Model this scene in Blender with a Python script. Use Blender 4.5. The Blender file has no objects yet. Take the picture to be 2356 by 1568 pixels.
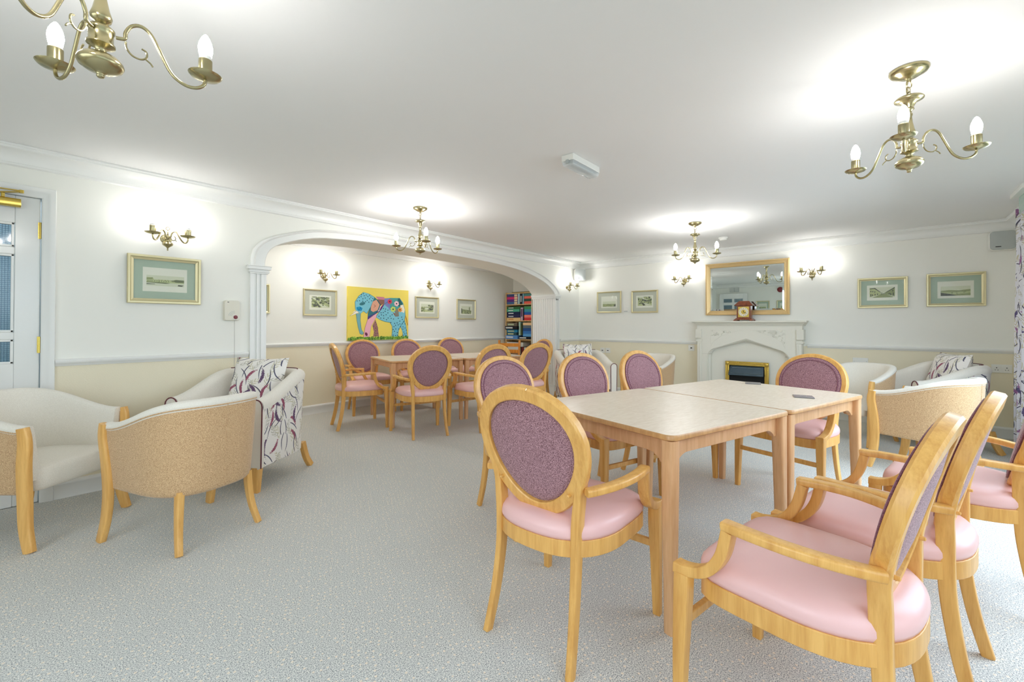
import bpy, bmesh, math, random
from math import pi, sin, cos, radians
from mathutils import Vector, Matrix
C = bpy.context.scene.collection
S = bpy.context.scene
random.seed(7)

# ------------------------------------------------------------------ camera, world, light, exposure
H = 1.15                      # eye height
CEIL = 2.249
cam_d = bpy.data.cameras.new('camera'); cam = bpy.data.objects.new('camera', cam_d); C.objects.link(cam)
S.camera = cam
YAW, PITCH, ROLL = radians(40.26), radians(.392), radians(.18)
F_ = Vector((cos(YAW)*cos(PITCH), sin(YAW)*cos(PITCH), sin(PITCH)))
R_ = Vector((sin(YAW), -cos(YAW), 0)); U_ = R_.cross(F_)
R2, U2 = R_*cos(ROLL)+U_*sin(ROLL), U_*cos(ROLL)-R_*sin(ROLL)
M = Matrix((R2, U2, -F_)).transposed().to_4x4(); M.translation = Vector((0, 0, H))
cam.matrix_world = M
cam_d.sensor_width = 36; cam_d.lens = 1009.7/2356*36; cam_d.shift_y = -(784-740.1)/2356
cam_d.clip_start = .02; cam_d.clip_end = 100

w = bpy.data.worlds.new('world'); S.world = w; w.use_nodes = True
wn = w.node_tree; bg = wn.nodes['Background']
bg.inputs[1].default_value = 2.2
_tc = wn.nodes.new('ShaderNodeTexCoord'); _sp = wn.nodes.new('ShaderNodeSeparateXYZ'); _rp = wn.nodes.new('ShaderNodeValToRGB')
wn.links.new(_tc.outputs['Generated'], _sp.inputs[0]); wn.links.new(_sp.outputs[2], _rp.inputs[0]); wn.links.new(_rp.outputs[0], bg.inputs[0])
_rp.color_ramp.elements[0].position = .0; _rp.color_ramp.elements[0].color = (.10, .13, .10, 1)     # ground outside
_rp.color_ramp.elements[1].position = .02; _rp.color_ramp.elements[1].color = (.72, .86, 1.0, 1)    # pale overcast sky

def area(name, loc, rot, sx, sy, power, col=(1, 1, 1)):
    l = bpy.data.lights.new(name, 'AREA'); l.shape = 'RECTANGLE'; l.size = sx; l.size_y = sy
    l.energy = power; l.color = col
    o = bpy.data.objects.new(name, l); C.objects.link(o); o.location = loc; o.rotation_euler = rot
    return o
# daylight entering by the two windows of the right-hand wall, and by the window behind the camera
for (n_, x0, x1, pw_) in (('daylight_a', -1.0, 1.6, 13), ('daylight_b', 2.2, 4.9, 56)):
    area(n_, ((x0+x1)/2, -1.20, 1.30), (radians(42), 0, 0), x1-x0-.1, 1.7, pw_, (.68, .84, 1.0))
area('daylight_c', (-1.86, .9, 1.30), (0, radians(-60), 0), 1.5, 2.6, 30, (.86, .93, 1.0))
S.view_settings.view_transform = 'Standard'; S.view_settings.look = 'None'
S.view_settings.gamma = 1; S.view_settings.use_curve_mapping = False
S.view_settings.exposure = 0.22
S.cycles.use_denoising = True
S.cycles.max_bounces = 10; S.cycles.diffuse_bounces = 7; S.cycles.glossy_bounces = 4
S.cycles.transmission_bounces = 6; S.cycles.caustics_reflective = False; S.cycles.caustics_refractive = False
S.cycles.sample_clamp_indirect = 6
BULB = 120.0
BULB_WALL = 66.0

# ------------------------------------------------------------------ materials
def lin(*c):
    f = lambda v: (v/255/12.92) if v <= 10 else ((v/255+.055)/1.055)**2.4
    return tuple(f(v) for v in c)+(1,)
def mat(name, col, rough=.6, metal=0., spec=.5, coat=0.):
    m = bpy.data.materials.new(name); m.use_nodes = True; b = m.node_tree.nodes['Principled BSDF']
    b.inputs['Base Color'].default_value = lin(*col) if max(col) > 1.01 else tuple(col)+(1,)
    b.inputs['Roughness'].default_value = rough; b.inputs['Metallic'].default_value = metal
    b.inputs['Specular IOR Level'].default_value = spec; b.inputs['Coat Weight'].default_value = coat
    return m
class NT:
    def __init__(s, m): s.t = m.node_tree; s.b = s.t.nodes['Principled BSDF']
    def n(s, typ, **kw):
        o = s.t.nodes.new(typ)
        for k, v in kw.items():
            if k.startswith('i_'): o.inputs[int(k[2:])].default_value = v
            else: setattr(o, k, v)
        return o
    def l(s, a, b): s.t.links.new(a, b)
    def math(s, op, a, b=None, c=None):
        o = s.n('ShaderNodeMath', operation=op)
        for i, v in enumerate((a, b, c)):
            if v is None: continue
            if isinstance(v, (int, float)): o.inputs[i].default_value = v
            else: s.l(v, o.inputs[i])
        return o.outputs[0]
    def mix(s, f, a, b):
        o = s.n('ShaderNodeMix', data_type='RGBA')
        for i, v in ((0, f), (6, a), (7, b)):
            if isinstance(v, (int, float)): o.inputs[i].default_value = v
            elif isinstance(v, tuple): o.inputs[i].default_value = v
            else: s.l(v, o.inputs[i])
        return o.outputs[2]
    def coord(s, kind='Object', scale=(1, 1, 1), rot=(0, 0, 0)):
        tc = s.n('ShaderNodeTexCoord'); mp = s.n('ShaderNodeMapping')
        mp.inputs['Scale'].default_value = scale; mp.inputs['Rotation'].default_value = rot
        s.l(tc.outputs[kind], mp.inputs[0]); return mp.outputs[0]
    def noise(s, vec, scale, detail=2, rough=.5):
        o = s.n('ShaderNodeTexNoise'); o.inputs['Scale'].default_value = scale
        o.inputs['Detail'].default_value = detail; o.inputs['Roughness'].default_value = rough
        s.l(vec, o.inputs['Vector']); return o.outputs[0]
    def ramp(s, f, stops):
        o = s.n('ShaderNodeValToRGB'); s.l(f, o.inputs[0]); e = o.color_ramp.elements
        e[0].position, e[0].color = stops[0]; e[1].position, e[1].color = stops[-1]
        for p, c in stops[1:-1]: q = e.new(p); q.color = c
        return o.outputs[0]
    def bump(s, h, strength, dist=.002):
        o = s.n('ShaderNodeBump'); o.inputs['Strength'].default_value = strength; o.inputs['Distance'].default_value = dist
        s.l(h, o.inputs['Height']); s.l(o.outputs[0], s.b.inputs['Normal'])
    def col(s, c): s.l(c, s.b.inputs['Base Color'])

def wood(name, a, b, rough=.38, scale=1., coat=.15):
    m = mat(name, a, rough, coat=coat); t = NT(m)
    v = t.coord('Object', (scale*26, scale*26, scale*2.2)); n1 = t.noise(v, 1.6, 4, .6)
    v2 = t.coord('Object', (scale*160, scale*160, scale*9)); n2 = t.noise(v2, 1.5, 2, .6)
    f = t.math('ADD', t.math('MULTIPLY', n1, .75), t.math('MULTIPLY', n2, .25))
    t.col(t.ramp(f, [(.36, lin(*b)), (.62, lin(*a))])); return m
W_CH = wood('beech_honey', (228, 178, 100), (206, 150, 74))
W_TB = wood('beech_table_frame', (222, 178, 132), (204, 156, 108))
W_ARM = wood('beech_armchair', (233, 184, 108), (212, 158, 82))
m = mat('table_laminate', (232, 216, 196), .3); t = NT(m)
v = t.coord('Object', (14, 120, 14)); n1 = t.noise(v, 1.5, 5, .65)
t.col(t.ramp(n1, [(.35, lin(214, 196, 172)), (.65, lin(234, 220, 202))])); W_TOP = m
W_EDGE = wood('table_edge', (206, 160, 104), (186, 138, 86), .35)
W_PINE = wood('pine_shelf', (224, 190, 134), (200, 160, 100))
W_ORANGE = wood('orange_pine', (214, 140, 44), (190, 112, 26))
W_CLOCK = wood('mahogany', (142, 74, 42), (98, 44, 24), .3, coat=.4)

def fabric(name, a, b, sc=420, rough=.92, bump=.25, lo=.38, hi=.62):
    m = mat(name, a, rough, spec=.2); t = NT(m); v = t.coord('Object'); n = t.noise(v, sc, 2, .7)
    t.col(t.ramp(n, [(lo, lin(*b)), (hi, lin(*a))])); t.bump(n, bump, .001)
    t.b.inputs['Sheen Weight'].default_value = .25; return m
F_MAUVE = fabric('mauve_wool', (202, 158, 164), (86, 48, 58), 330, lo=.36, hi=.68)
F_PIPE = fabric('mauve_piping', (140, 92, 106), (100, 60, 76), 300)
F_TAN = fabric('tan_tweed', (218, 186, 144), (168, 132, 94), 300)
F_CREAM = fabric('cream_weave', (238, 233, 222), (218, 212, 199), 500, bump=.12)
F_WINE = mat('wine_piping', (98, 40, 48), .6)
m = mat('pink_vinyl', (230, 186, 183), .36, spec=.55); t = NT(m); v = t.coord('Object')
t.bump(t.noise(v, 260, 2), .06, .001); V_PINK = m

m = mat('wall_paint', (236, 236, 230), .75, spec=.3); t = NT(m)
tc = t.n('ShaderNodeTexCoord'); sp = t.n('ShaderNodeSeparateXYZ'); t.l(tc.outputs['Object'], sp.inputs[0])
low = t.math('LESS_THAN', sp.outputs[2], .89)
t.col(t.mix(low, lin(237, 237, 230), lin(233, 225, 200)))
wv = t.n('ShaderNodeTexWave'); wv.inputs['Scale'].default_value = 26; wv.inputs['Distortion'].default_value = 9
wv.inputs['Detail'].default_value = 2; wv.inputs['Detail Scale'].default_value = 3.
t.l(t.coord('Object', (1, 1, 1.2), (0, radians(35), radians(20))), wv.inputs[0])
h = t.math('MULTIPLY', wv.outputs[1], low); t.bump(h, .16, .002); P_WALL = m
P_TRIM = mat('white_gloss', (234, 235, 232), .35)
P_CEIL = mat('ceiling_paint', (234, 234, 233), .8, spec=.2)
P_DOOR = mat('door_gloss', (232, 233, 230), .16); t = NT(P_DOOR); t.bump(t.noise(t.coord('Object', (1, 1, 1)), 45, 3), .12, .004)
P_STONE = mat('fireplace_stone', (226, 224, 212), .7)
P_PLASTIC = mat('white_plastic', (232, 232, 226), .35)
P_CREAMP = mat('cream_plastic', (222, 218, 202), .4)
P_GREY = mat('grey_mesh', (176, 182, 180), .5)
P_DARK = mat('black_metal', (18, 19, 20), .35)
P_BLACK = mat('black_hole', (6, 6, 7), .8)
P_RED = mat('red_plastic', (120, 30, 36), .3)
BRASS = mat('antique_brass', (176, 166, 128), .26, 1.)
BRASS2 = mat('bright_brass', (214, 186, 96), .24, 1.)
GOLD = mat('gilt_frame', (218, 208, 166), .38, .6)
GOLD2 = mat('mirror_gilt', (226, 196, 142), .4, .6)
MIRROR = mat('mirror_glass', (214, 222, 220), .01, 1.)
def lit(name, power, col=(1, .975, .945, 1)):
    m_ = bpy.data.materials.new(name); m_.use_nodes = True
    _t = m_.node_tree; _t.nodes.clear(); _e = _t.nodes.new('ShaderNodeEmission'); _o = _t.nodes.new('ShaderNodeOutputMaterial')
    _e.inputs[0].default_value = col; _e.inputs[1].default_value = power; _t.links.new(_e.outputs[0], _o.inputs[0]); return m_
BULBM = lit('bulb_lit', BULB); BULBW = lit('wall_bulb_lit', BULB_WALL); BULBF = lit('bright_bulb_lit', BULB*1.7); DOME_FILL = lit('dome_fill_lit', 34.)
OPAL = mat('opal_glass', (240, 240, 236), .3)
def glass(name, col, rough=.02, alpha=.25):
    m = mat(name, col, rough, spec=.6); b = m.node_tree.nodes['Principled BSDF']; b.inputs['Alpha'].default_value = alpha; return m
GL_PIC = glass('picture_glass', (235, 240, 240), .03, .06)
GL_CLEAR = glass('clear_diffuser', (232, 238, 240), .08, .45)
GL_WIN = glass('window_glass', (235, 245, 250), .02, .08)

# carpet: blue grey loop pile with rows of pale flecks
m = mat('carpet', (160, 164, 166), .95, spec=.1); t = NT(m)
v = t.coord('Object'); big = t.noise(v, 1.3, 2); fine = t.noise(v, 240, 2, .75)
c0 = t.ramp(fine, [(.34, lin(112, 118, 122)), (.5, lin(206, 208, 205)), (.65, lin(248, 246, 238))])
vd = t.n('ShaderNodeTexVoronoi'); vd.inputs['Scale'].default_value = 42; vd.inputs['Randomness'].default_value = .35
t.l(t.coord('Object', (1, 1, 0), (0, 0, radians(28))), vd.inputs['Vector'])
dots = t.math('LESS_THAN', vd.outputs['Distance'], .20)
c1 = t.mix(t.math('MULTIPLY', dots, .8), c0, lin(244, 232, 214))
t.col(c1)
t.bump(fine, .5, .004); CARPET = m

# floral cloth: sprays of strokes scattered by cells
def floral(name, base, kind='UV', sc=1., reds=((150, 84, 104), (98, 74, 104))):
    m = mat(name, base, .85, spec=.2); t = NT(m)
    tc = t.n('ShaderNodeTexCoord'); cur = lin(*base)
    grain = t.noise(tc.outputs[kind], 170*sc, 2, .7)
    def layer(scale, off, lx, ly, bend, col, cut=1., rough=0., comb=0):
        nonlocal cur
        mp = t.n('ShaderNodeMapping'); mp.inputs['Location'].default_value = off
        t.l(tc.outputs[kind], mp.inputs[0])
        vo = t.n('ShaderNodeTexVoronoi'); vo.voronoi_dimensions = '2D'; vo.inputs['Scale'].default_value = scale*sc
        vo.inputs['Randomness'].default_value = .8
        t.l(mp.outputs[0], vo.inputs['Vector'])
        d = t.n('ShaderNodeVectorMath', operation='SUBTRACT'); t.l(mp.outputs[0], d.inputs[0]); t.l(vo.outputs['Position'], d.inputs[1])
        sc_ = t.n('ShaderNodeSeparateColor'); t.l(vo.outputs['Color'], sc_.inputs[0])
        ang = t.math('ADD', t.math('MULTIPLY', sc_.outputs[0], 1.9), .7)
        vr = t.n('ShaderNodeVectorRotate', rotation_type='Z_AXIS'); t.l(d.outputs[0], vr.inputs['Vector']); t.l(ang, vr.inputs['Angle'])
        xyz = t.n('ShaderNodeSeparateXYZ'); t.l(vr.outputs[0], xyz.inputs[0])
        x = t.math('MULTIPLY', xyz.outputs[0], scale*sc/lx); yy = t.math('MULTIPLY', xyz.outputs[1], scale*sc/ly)
        y2 = t.math('SUBTRACT', yy, t.math('MULTIPLY', t.math('MULTIPLY', x, x), bend))
        r = t.math('ADD', t.math('MULTIPLY', x, x), t.math('MULTIPLY', y2, y2))
        if rough: r = t.math('ADD', r, t.math('MULTIPLY', t.math('SUBTRACT', grain, .5), rough))
        msk = t.math('LESS_THAN', r, 1.)
        if comb:
            wv = t.math('SINE', t.math('MULTIPLY', t.math('ADD', x, t.math('MULTIPLY', t.math('ABSOLUTE', y2), .5)), comb))
            msk = t.math('MULTIPLY', msk, t.math('GREATER_THAN', wv, .1))
        if cut < 1: msk = t.math('MULTIPLY', msk, t.math('LESS_THAN', sc_.outputs[1], cut))
        cur = t.mix(msk, cur, lin(*col))
    layer(8, (.1, .3, 0), .46, .15, 1.2, (206, 200, 176), 1., .3, 15)
    layer(9, (.7, .1, 0), .42, .14, -1.3, (196, 192, 180), .8, .3, 14)
    layer(9, (.4, .9, 0), .52, .030, 4., (92, 92, 110), 1., .2)
    layer(8, (.25, .55, 0), .48, .028, -5., (84, 82, 100), .9, .2)
    layer(8, (.45, .2, 0), .36, .075, 1.4, reds[0], .55, 4.5)
    layer(7.5, (.85, .75, 0), .36, .08, -1.5, reds[1], .6, 4.5)
    t.col(cur); return m
FLORAL = floral('floral_print', (236, 232, 226), sc=.8)
FLORAL_C = floral('floral_curtain_backlit', (228, 228, 234), sc=.8, reds=((156, 110, 152), (92, 84, 124)))  # same print with bluish backlight tinted into its colours

# ------------------------------------------------------------------ mesh helpers
class MB:
    def __init__(s): s.v = []; s.f = []; s.m = []; s.uv = {}
    def add(s, vs, fs, mi=0, M=None):
        o = len(s.v)
        for p in vs:
            p = Vector(p); s.v.append(M @ p if M else p)
        for f in fs: s.f.append(tuple(i+o for i in f)); s.m.append(mi)
        return s
    def box(s, a, b, mi=0, M=None):
        x0, y0, z0 = a; x1, y1, z1 = b
        if x0 > x1: x0, x1 = x1, x0
        if y0 > y1: y0, y1 = y1, y0
        if z0 > z1: z0, z1 = z1, z0
        v = [(x, y, z) for z in (z0, z1) for (x, y) in ((x0, y0), (x1, y0), (x1, y1), (x0, y1))]
        return s.add(v, [(3, 2, 1, 0), (4, 5, 6, 7), (0, 1, 5, 4), (1, 2, 6, 5), (2, 3, 7, 6), (3, 0, 4, 7)], mi, M)
    def prism(s, pts, d0, d1, axis='y', mi=0, M=None):
        n = len(pts)
        def P(p, d): return {'y': (p[0], d, p[1]), 'x': (d, p[0], p[1]), 'z': (p[0], p[1], d)}[axis]
        v = [P(p, d0) for p in pts]+[P(p, d1) for p in pts]
        f = [tuple(range(n)), tuple(range(2*n-1, n-1, -1))]+[(i, i+n, (i+1) % n+n, (i+1) % n) for i in range(n)]
        return s.add(v, f, mi, M)
    def loft(s, rings, closed=True, caps=True, mi=0, M=None, loop=False):
        n = len(rings[0]); v = [p for r in rings for p in r]; f = []
        k = len(rings)
        for i in range(k if loop else k-1):
            a = i*n; b = ((i+1) % k)*n
            for j in range(n if closed else n-1):
                j2 = (j+1) % n; f.append((a+j, a+j2, b+j2, b+j))
        if caps and closed and not loop: f += [tuple(range(n-1, -1, -1)), tuple(range((k-1)*n, k*n))]
        return s.add(v, f, mi, M)
    def lathe(s, prof, seg=20, mi=0, M=None):
        rings = [[(r*cos(2*pi*j/seg), r*sin(2*pi*j/seg), z) for j in range(seg)] for r, z in prof]
        return s.loft(rings, mi=mi, M=M)
    def sweep(s, path, sec, up=(0, 0, 1), scales=None, mi=0, M=None, loop=False):
        """path: points; sec: [(a,b)] section; a along side, b along up-ish normal."""
        P = [Vector(p) for p in path]; n = len(P); rings = []; up = Vector(up)
        for i, p in enumerate(P):
            if loop: tdir = P[(i+1) % n]-P[i-1]
            else: tdir = P[min(i+1, n-1)]-P[max(i-1, 0)]
            tdir.normalize()
            side = tdir.cross(up)
            if side.length < 1e-4: side = Vector((0, 1, 0))
            side.normalize(); nn = side.cross(tdir)
            k = scales[i] if scales else (1, 1)
            if not isinstance(k, tuple): k = (k, k)
            rings.append([p+side*(a*k[0])+nn*(b*k[1]) for a, b in sec])
        return s.loft(rings, mi=mi, M=M, loop=loop)
    def tube(s, path, r, seg=8, M=None, mi=0, scales=None, up=(0, 0, 1), loop=False):
        return s.sweep(path, [(r*cos(2*pi*j/seg), r*sin(2*pi*j/seg)) for j in range(seg)], up, scales, mi, M, loop)
    def build(s, name, mats, parent=None, smooth=False, bevel=0, sub=0, loc=None, rot=None, uvf=None, ang=35):
        me = bpy.data.meshes.new(name); me.from_pydata([tuple(p) for p in s.v], [], s.f)
        if not isinstance(mats, (list, tuple)): mats = [mats]
        for q in mats: me.materials.append(q)
        for p, i in zip(me.polygons, s.m): p.material_index = i
        bm = bmesh.new(); bm.from_mesh(me); bmesh.ops.recalc_face_normals(bm, faces=bm.faces)
        bm.to_mesh(me); bm.free()
        if uvf:
            ul = me.uv_layers.new(name='UVMap')
            for p in me.polygons:
                for li in p.loop_indices: ul.data[li].uv = uvf(me.vertices[me.loops[li].vertex_index].co, p)
        o = bpy.data.objects.new(name, me); C.objects.link(o)
        if parent: o.parent = parent
        if loc: o.location = loc
        if rot: o.rotation_euler = rot
        if bevel:
            b = o.modifiers.new('bevel', 'BEVEL'); b.width = bevel; b.segments = 2; b.limit_method = 'ANGLE'; b.angle_limit = radians(40)
        if sub:
            b = o.modifiers.new('sub', 'SUBSURF'); b.levels = sub; b.render_levels = sub
        if smooth or sub:
            for p in me.polygons: p.use_smooth = True
            if not sub: me.set_sharp_from_angle(angle=radians(ang))
        elif bevel:
            for p in me.polygons: p.use_smooth = True
            me.set_sharp_from_angle(angle=radians(ang))
        return o
RECT = lambda w_, h_: [(-w_/2, -h_/2), (w_/2, -h_/2), (w_/2, h_/2), (-w_/2, h_/2)]
def rrect(w_, h_, r, k=3):
    pts = []
    for cx, cy, a0 in ((w_/2-r, h_/2-r, 0), (-w_/2+r, h_/2-r, 90), (-w_/2+r, -h_/2+r, 180), (w_/2-r, -h_/2+r, 270)):
        for i in range(k+1):
            a = radians(a0+90*i/k); pts.append((cx+r*cos(a), cy+r*sin(a)))
    return pts
def cat(pts, k=6):
    """Catmull-Rom through points (tuples of any length)"""
    out = []; n = len(pts)
    for i in range(n-1):
        p0, p1, p2, p3 = pts[max(i-1, 0)], pts[i], pts[i+1], pts[min(i+2, n-1)]
        for j in range(k):
            t_ = j/k
            out.append(tuple(.5*((2*b)+(-a+c)*t_+(2*a-5*b+4*c-d)*t_*t_+(-a+3*b-3*c+d)*t_**3) for a, b, c, d in zip(p0, p1, p2, p3)))
    out.append(tuple(pts[-1])); return out
def empty(name, loc=(0, 0, 0), rz=0, rot=None):
    o = bpy.data.objects.new(name, None); C.objects.link(o); o.location = loc
    o.rotation_euler = rot or (0, 0, rz); o.empty_display_size = .1; return o
def tag(o, label, cat_, group=None):
    o['label'] = label; o['category'] = cat_
    if group: o['group'] = group
    return o
def struct(o): o['kind'] = 'structure'; return o
def copy_tree(o, parent=None):
    c = o.copy(); C.objects.link(c)
    if parent: c.parent = parent
    for ch in list(o.children): copy_tree(ch, c)
    return c

# ------------------------------------------------------------------ room shell
V, U, YR, XB, YA = 4.145, 6.74, -1.05, -1.7, 5.605      # left wall, end wall, window wall, rear wall, alcove wall
XA0, XA1, YJ = 1.12, 6.65, 4.60                         # alcove side walls, back of the arch wall
mb = MB().box((XB-.1, YR-.1, -.08), (U+.1, YA+.1, 0)); struct(mb.build('floor', CARPET))
mb = MB().box((XB-.1, YR-.1, CEIL), (U+.1, YA+.1, CEIL+.1)); struct(mb.build('ceiling', P_CEIL))
# end wall with fireplace
mb = MB().box((U, YR-.1, 0), (U+.12, YJ, CEIL)); struct(mb.build('wall_end', P_WALL))
# rear wall with a window
def wall_holes(mb, axis, pos, th, u0, u1, holes):
    """a wall in plane axis=pos with rectangular holes [(a,b,z0,z1)]"""
    cuts = sorted(set([u0, u1]+[h_[0] for h_ in holes]+[h_[1] for h_ in holes]))
    for a, b in zip(cuts, cuts[1:]):
        hs = [h_ for h_ in holes if h_[0] <= a+1e-6 and h_[1] >= b-1e-6]
        spans = [(0, hs[0][2]), (hs[0][3], CEIL)] if hs else [(0, CEIL)]
        for z0, z1 in spans:
            if z1-z0 < 1e-4: continue
            if axis == 'y': mb.box((a, pos, z0), (b, pos+th, z1))
            else: mb.box((pos, a, z0), (pos+th, b, z1))
    return mb
struct(wall_holes(MB(), 'x', XB, -.12, YR-.1, V, [(-.4, 2.2, .55, 2.05)]).build('wall_rear', P_WALL))
struct(wall_holes(MB(), 'y', YR, -.12, XB, U, [(-1.0, 1.6, .45, 2.12), (2.2, 4.9, .02, 2.12)]).build('wall_right', P_WALL))
# left wall: hole for door and for the arch
inner = [(1.528, 0), (1.528, 1.62), (1.532, 1.70), (1.552, 1.77), (1.60, 1.83), (1.70, 1.885), (1.876, 1.945), (2.08, 1.985), (2.508, 2.012), (3.12, 2.022), (3.85, 2.020), (4.53, 2.004), (5.11, 1.958), (5.45, 1.895), (5.66, 1.835), (5.81, 1.77), (5.93, 1.69), (5.975, 1.63), (5.985, 1.56), (5.985, 0)]
outer = [(1.412, 0), (1.412, 1.62), (1.418, 1.73), (1.445, 1.81), (1.52, 1.885), (1.65, 1.95), (1.86, 2.02), (2.07, 2.062), (2.508, 2.093), (3.12, 2.105), (3.85, 2.103), (4.53, 2.086), (5.13, 2.036), (5.50, 1.968), (5.75, 1.895), (5.92, 1.82), (6.05, 1.73), (6.095, 1.66), (6.10, 1.56), (6.10, 0)]
ic = [inner[1]]+cat(inner[2:-2], 4)+[inner[-2]]; oc = [outer[1]]+cat(outer[2:-2], 4)+[outer[-2]]
mb = MB()
DX0, DX1, DZ = -.66, .195, 1.955            # door opening
mb.box((XB, V, 0), (DX0-.02, V+.12, CEIL)); mb.box((DX0-.02, V, DZ+.02), (DX1+.02, V+.12, CEIL)); mb.box((DX1+.02, V, 0), (1.12, V+.12, CEIL))
xs = [p[0] for p in ic]
mb.box((1.12, V, 0), (inner[0][0], YJ, CEIL)); mb.box((inner[-1][0], V, 0), (U, YJ, CEIL))
for a, b in zip(ic, ic[1:]):
    if b[0]-a[0] < 1e-5: continue
    mb.add([(a[0], V, a[1]), (b[0], V, b[1]), (b[0], V, CEIL), (a[0], V, CEIL), (a[0], YJ, a[1]), (b[0], YJ, b[1]), (b[0], YJ, CEIL), (a[0], YJ, CEIL)],
           [(0, 1, 2, 3), (7, 6, 5, 4), (1, 0, 4, 5)])
struct(mb.build('wall_left', P_WALL))
struct(MB().box((XA0, YA, 0), (XA1, YA+.1, CEIL)).build('wall_alcove', P_WALL))
struct(MB().box((XA1, YJ, 0), (XA1+.1, YA+.1, CEIL)).build('wall_alcove_side', P_WALL))
struct(MB().box((XA0-.1, V+.12, 0), (XA0, YA+.1, CEIL)).build('wall_alcove_near', P_WALL))
# corridor behind the glazed door
P_BLUE = mat('corridor_paint', (128, 164, 186), .7)
struct(MB().box((XB, YA-.3, 0), (XA0-.1, YA-.2, CEIL)).build('wall_corridor', P_BLUE))
struct(MB().box((XB-.1, V+.12, 0), (XB, YA-.2, CEIL)).build('wall_corridor_end', P_BLUE))
lc = bpy.data.lights.new('corridor_fill', 'POINT'); lc.energy = 14; lc.shadow_soft_size = .12; lc.color = (.9, .96, 1)  # added point light, brightens the corridor wall behind the door glass
lo = bpy.data.objects.new('corridor_fill', lc); C.objects.link(lo); lo.location = (-.3, 4.8, 2.1)

# arch moulding
mb = MB()
y0, y1 = V-.022, V+.002
n = len(ic)
def onorm(i):
    a, b = Vector(ic[i]), Vector(oc[i]); return b-a
rings = []
for i in range(n):
    a, b = Vector(ic[i]), Vector(oc[i]); d = b-a
    sect = [(0, y1), (0, y0+.006), (.06, y0), (.70, y0), (.74, y0-.008), (.84, y0-.014), (.94, y0-.01), (1, y0-.002), (1, y1)]
    rings.append([(a.x+d.x*t_, yy, a.y+d.y*t_) for t_, yy in sect])
mb.loft(rings)
struct(mb.build('trim_1', P_TRIM, smooth=True))
# pilasters, jamb facings and capitals
def pilaster(x0, x1, name, jamb_x, sgn):
    mb = MB(); zc = 1.585
    # front face with two flutes
    yb, yf = V+.001, V-.022
    w_ = x1-x0; fl = [(x0+w_*.30, x0+w_*.44), (x0+w_*.60, x0+w_*.74)]
    segs = [x0, fl[0][0], fl[0][1], fl[1][0], fl[1][1], x1]
    for k in range(5):
        d = .010 if k in (1, 3) else 0
        mb.box((segs[k], yf+d, 0), (segs[k+1], yb, zc))
    # jamb facing with a row of flutes, built out into the opening
    jx0, jx1 = jamb_x, jamb_x-sgn*.014
    k = 10; st = (YJ-V)/k
    for i in range(k):
        ya = V-.02+i*st if i == 0 else V+i*st
        mb.box((jx0, ya, 0), (jx1, V+i*st+st*.6, zc))
        mb.box((jx0, V+i*st+st*.6, 0), (jx1+sgn*.009, V+(i+1)*st, zc))
    # capital
    for z0, z1, o in ((1.585, 1.597, .006), (1.597, 1.612, .014), (1.612, 1.622, .010), (1.622, 1.648, .024), (1.648, 1.655, .028)):
        mb.box((min(x0, jamb_x-sgn*.02)-o, V-.022-o, z0), (max(x1, jamb_x-sgn*.02)+o, V+.001, z1))
        mb.box((jx0, V, z0), (jx1-sgn*o, YJ+o*.5, z1))
    # plinth
    for z0, z1, o in ((0, .13, .022), (.13, .15, .014), (.15, .165, .02)):
        mb.box((x0-o, V-.022-o, z0), (x1+o*.5, V+.001, z1)); mb.box((jx0, V-.02, z0), (jx1-sgn*o, YJ+o*.5, z1))
    struct(mb.build(name, P_TRIM, bevel=.0015))
pilaster(1.412, 1.528, 'trim_2', 1.528, -1)
pilaster(5.985, 6.10, 'trim_3', 5.985, 1)

# skirting, dado rail and cornice as swept profiles along walls
def run(prof, a, b, nrm, mi=0, mb=None, M_=None):
    """extrude profile [(out, z)] from a to b, out along nrm"""
    a, b, nrm = Vector(a+(0,)), Vector(b+(0,)), Vector(nrm+(0,))
    r = [[p+nrm*o+Vector((0, 0, z)) for o, z in prof] for p in (a, b)]
    mb.loft(r)
DADO = [(0, .868), (.008, .870), (.012, .880), (.020, .886), (.026, .898), (.026, .908), (.016, .914), (0, .916)]
SKIRT = [(0, 0), (.016, 0), (.016, .085), (.020, .090), (.020, .102), (.012, .112), (0, .115)]
CORN = [(0, CEIL-.001), (.105, CEIL-.001), (.105, CEIL-.012), (.096, CEIL-.016), (.096, CEIL-.026), (.088, CEIL-.030)]
for k in range(7):
    a = radians(90*k/6); CORN.append((.088-.062*sin(a), CEIL-.092+.062*cos(a)))
CORN += [(.026, CEIL-.100), (.020, CEIL-.100), (.020, CEIL-.112), (.008, CEIL-.118), (0, CEIL-.118)]
walls = {'left': [((XB, V), (DX0-.08, V), (0, -1)), ((DX1+.065, V), (1.405, V), (0, -1)), ((6.125, V), (U, V), (0, -1))],
         'end': [((U, YR), (U, .745), (-1, 0)), ((U, 2.11), (U, V), (-1, 0))],
         'right': [((XB, YR), (-1.08, YR), (0, 1)), ((1.68, YR), (2.12, YR), (0, 1)), ((4.98, YR), (U, YR), (0, 1))],
         'rear': [((XB, YR), (XB, -.48), (1, 0)), ((XB, 2.28), (XB, 3.1), (1, 0))],
         'alcove': [((XA0, YA), (XA1, YA), (0, -1)), ((XA1, YJ), (XA1, YA), (-1, 0)), ((XA0, YJ), (XA0, YA), (1, 0))]}
for side, segs in walls.items():
    mb = MB(); mc = MB()
    for a, b, nn in segs: run(SKIRT, a, b, nn, mb=mb); run(DADO, a, b, nn, mb=mc)
    struct(mb.build('baseboard_'+side, P_TRIM, smooth=True, ang=50)); struct(mc.build('trim_dado_'+side, P_TRIM, smooth=True, ang=50))
mb = MB()
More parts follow.
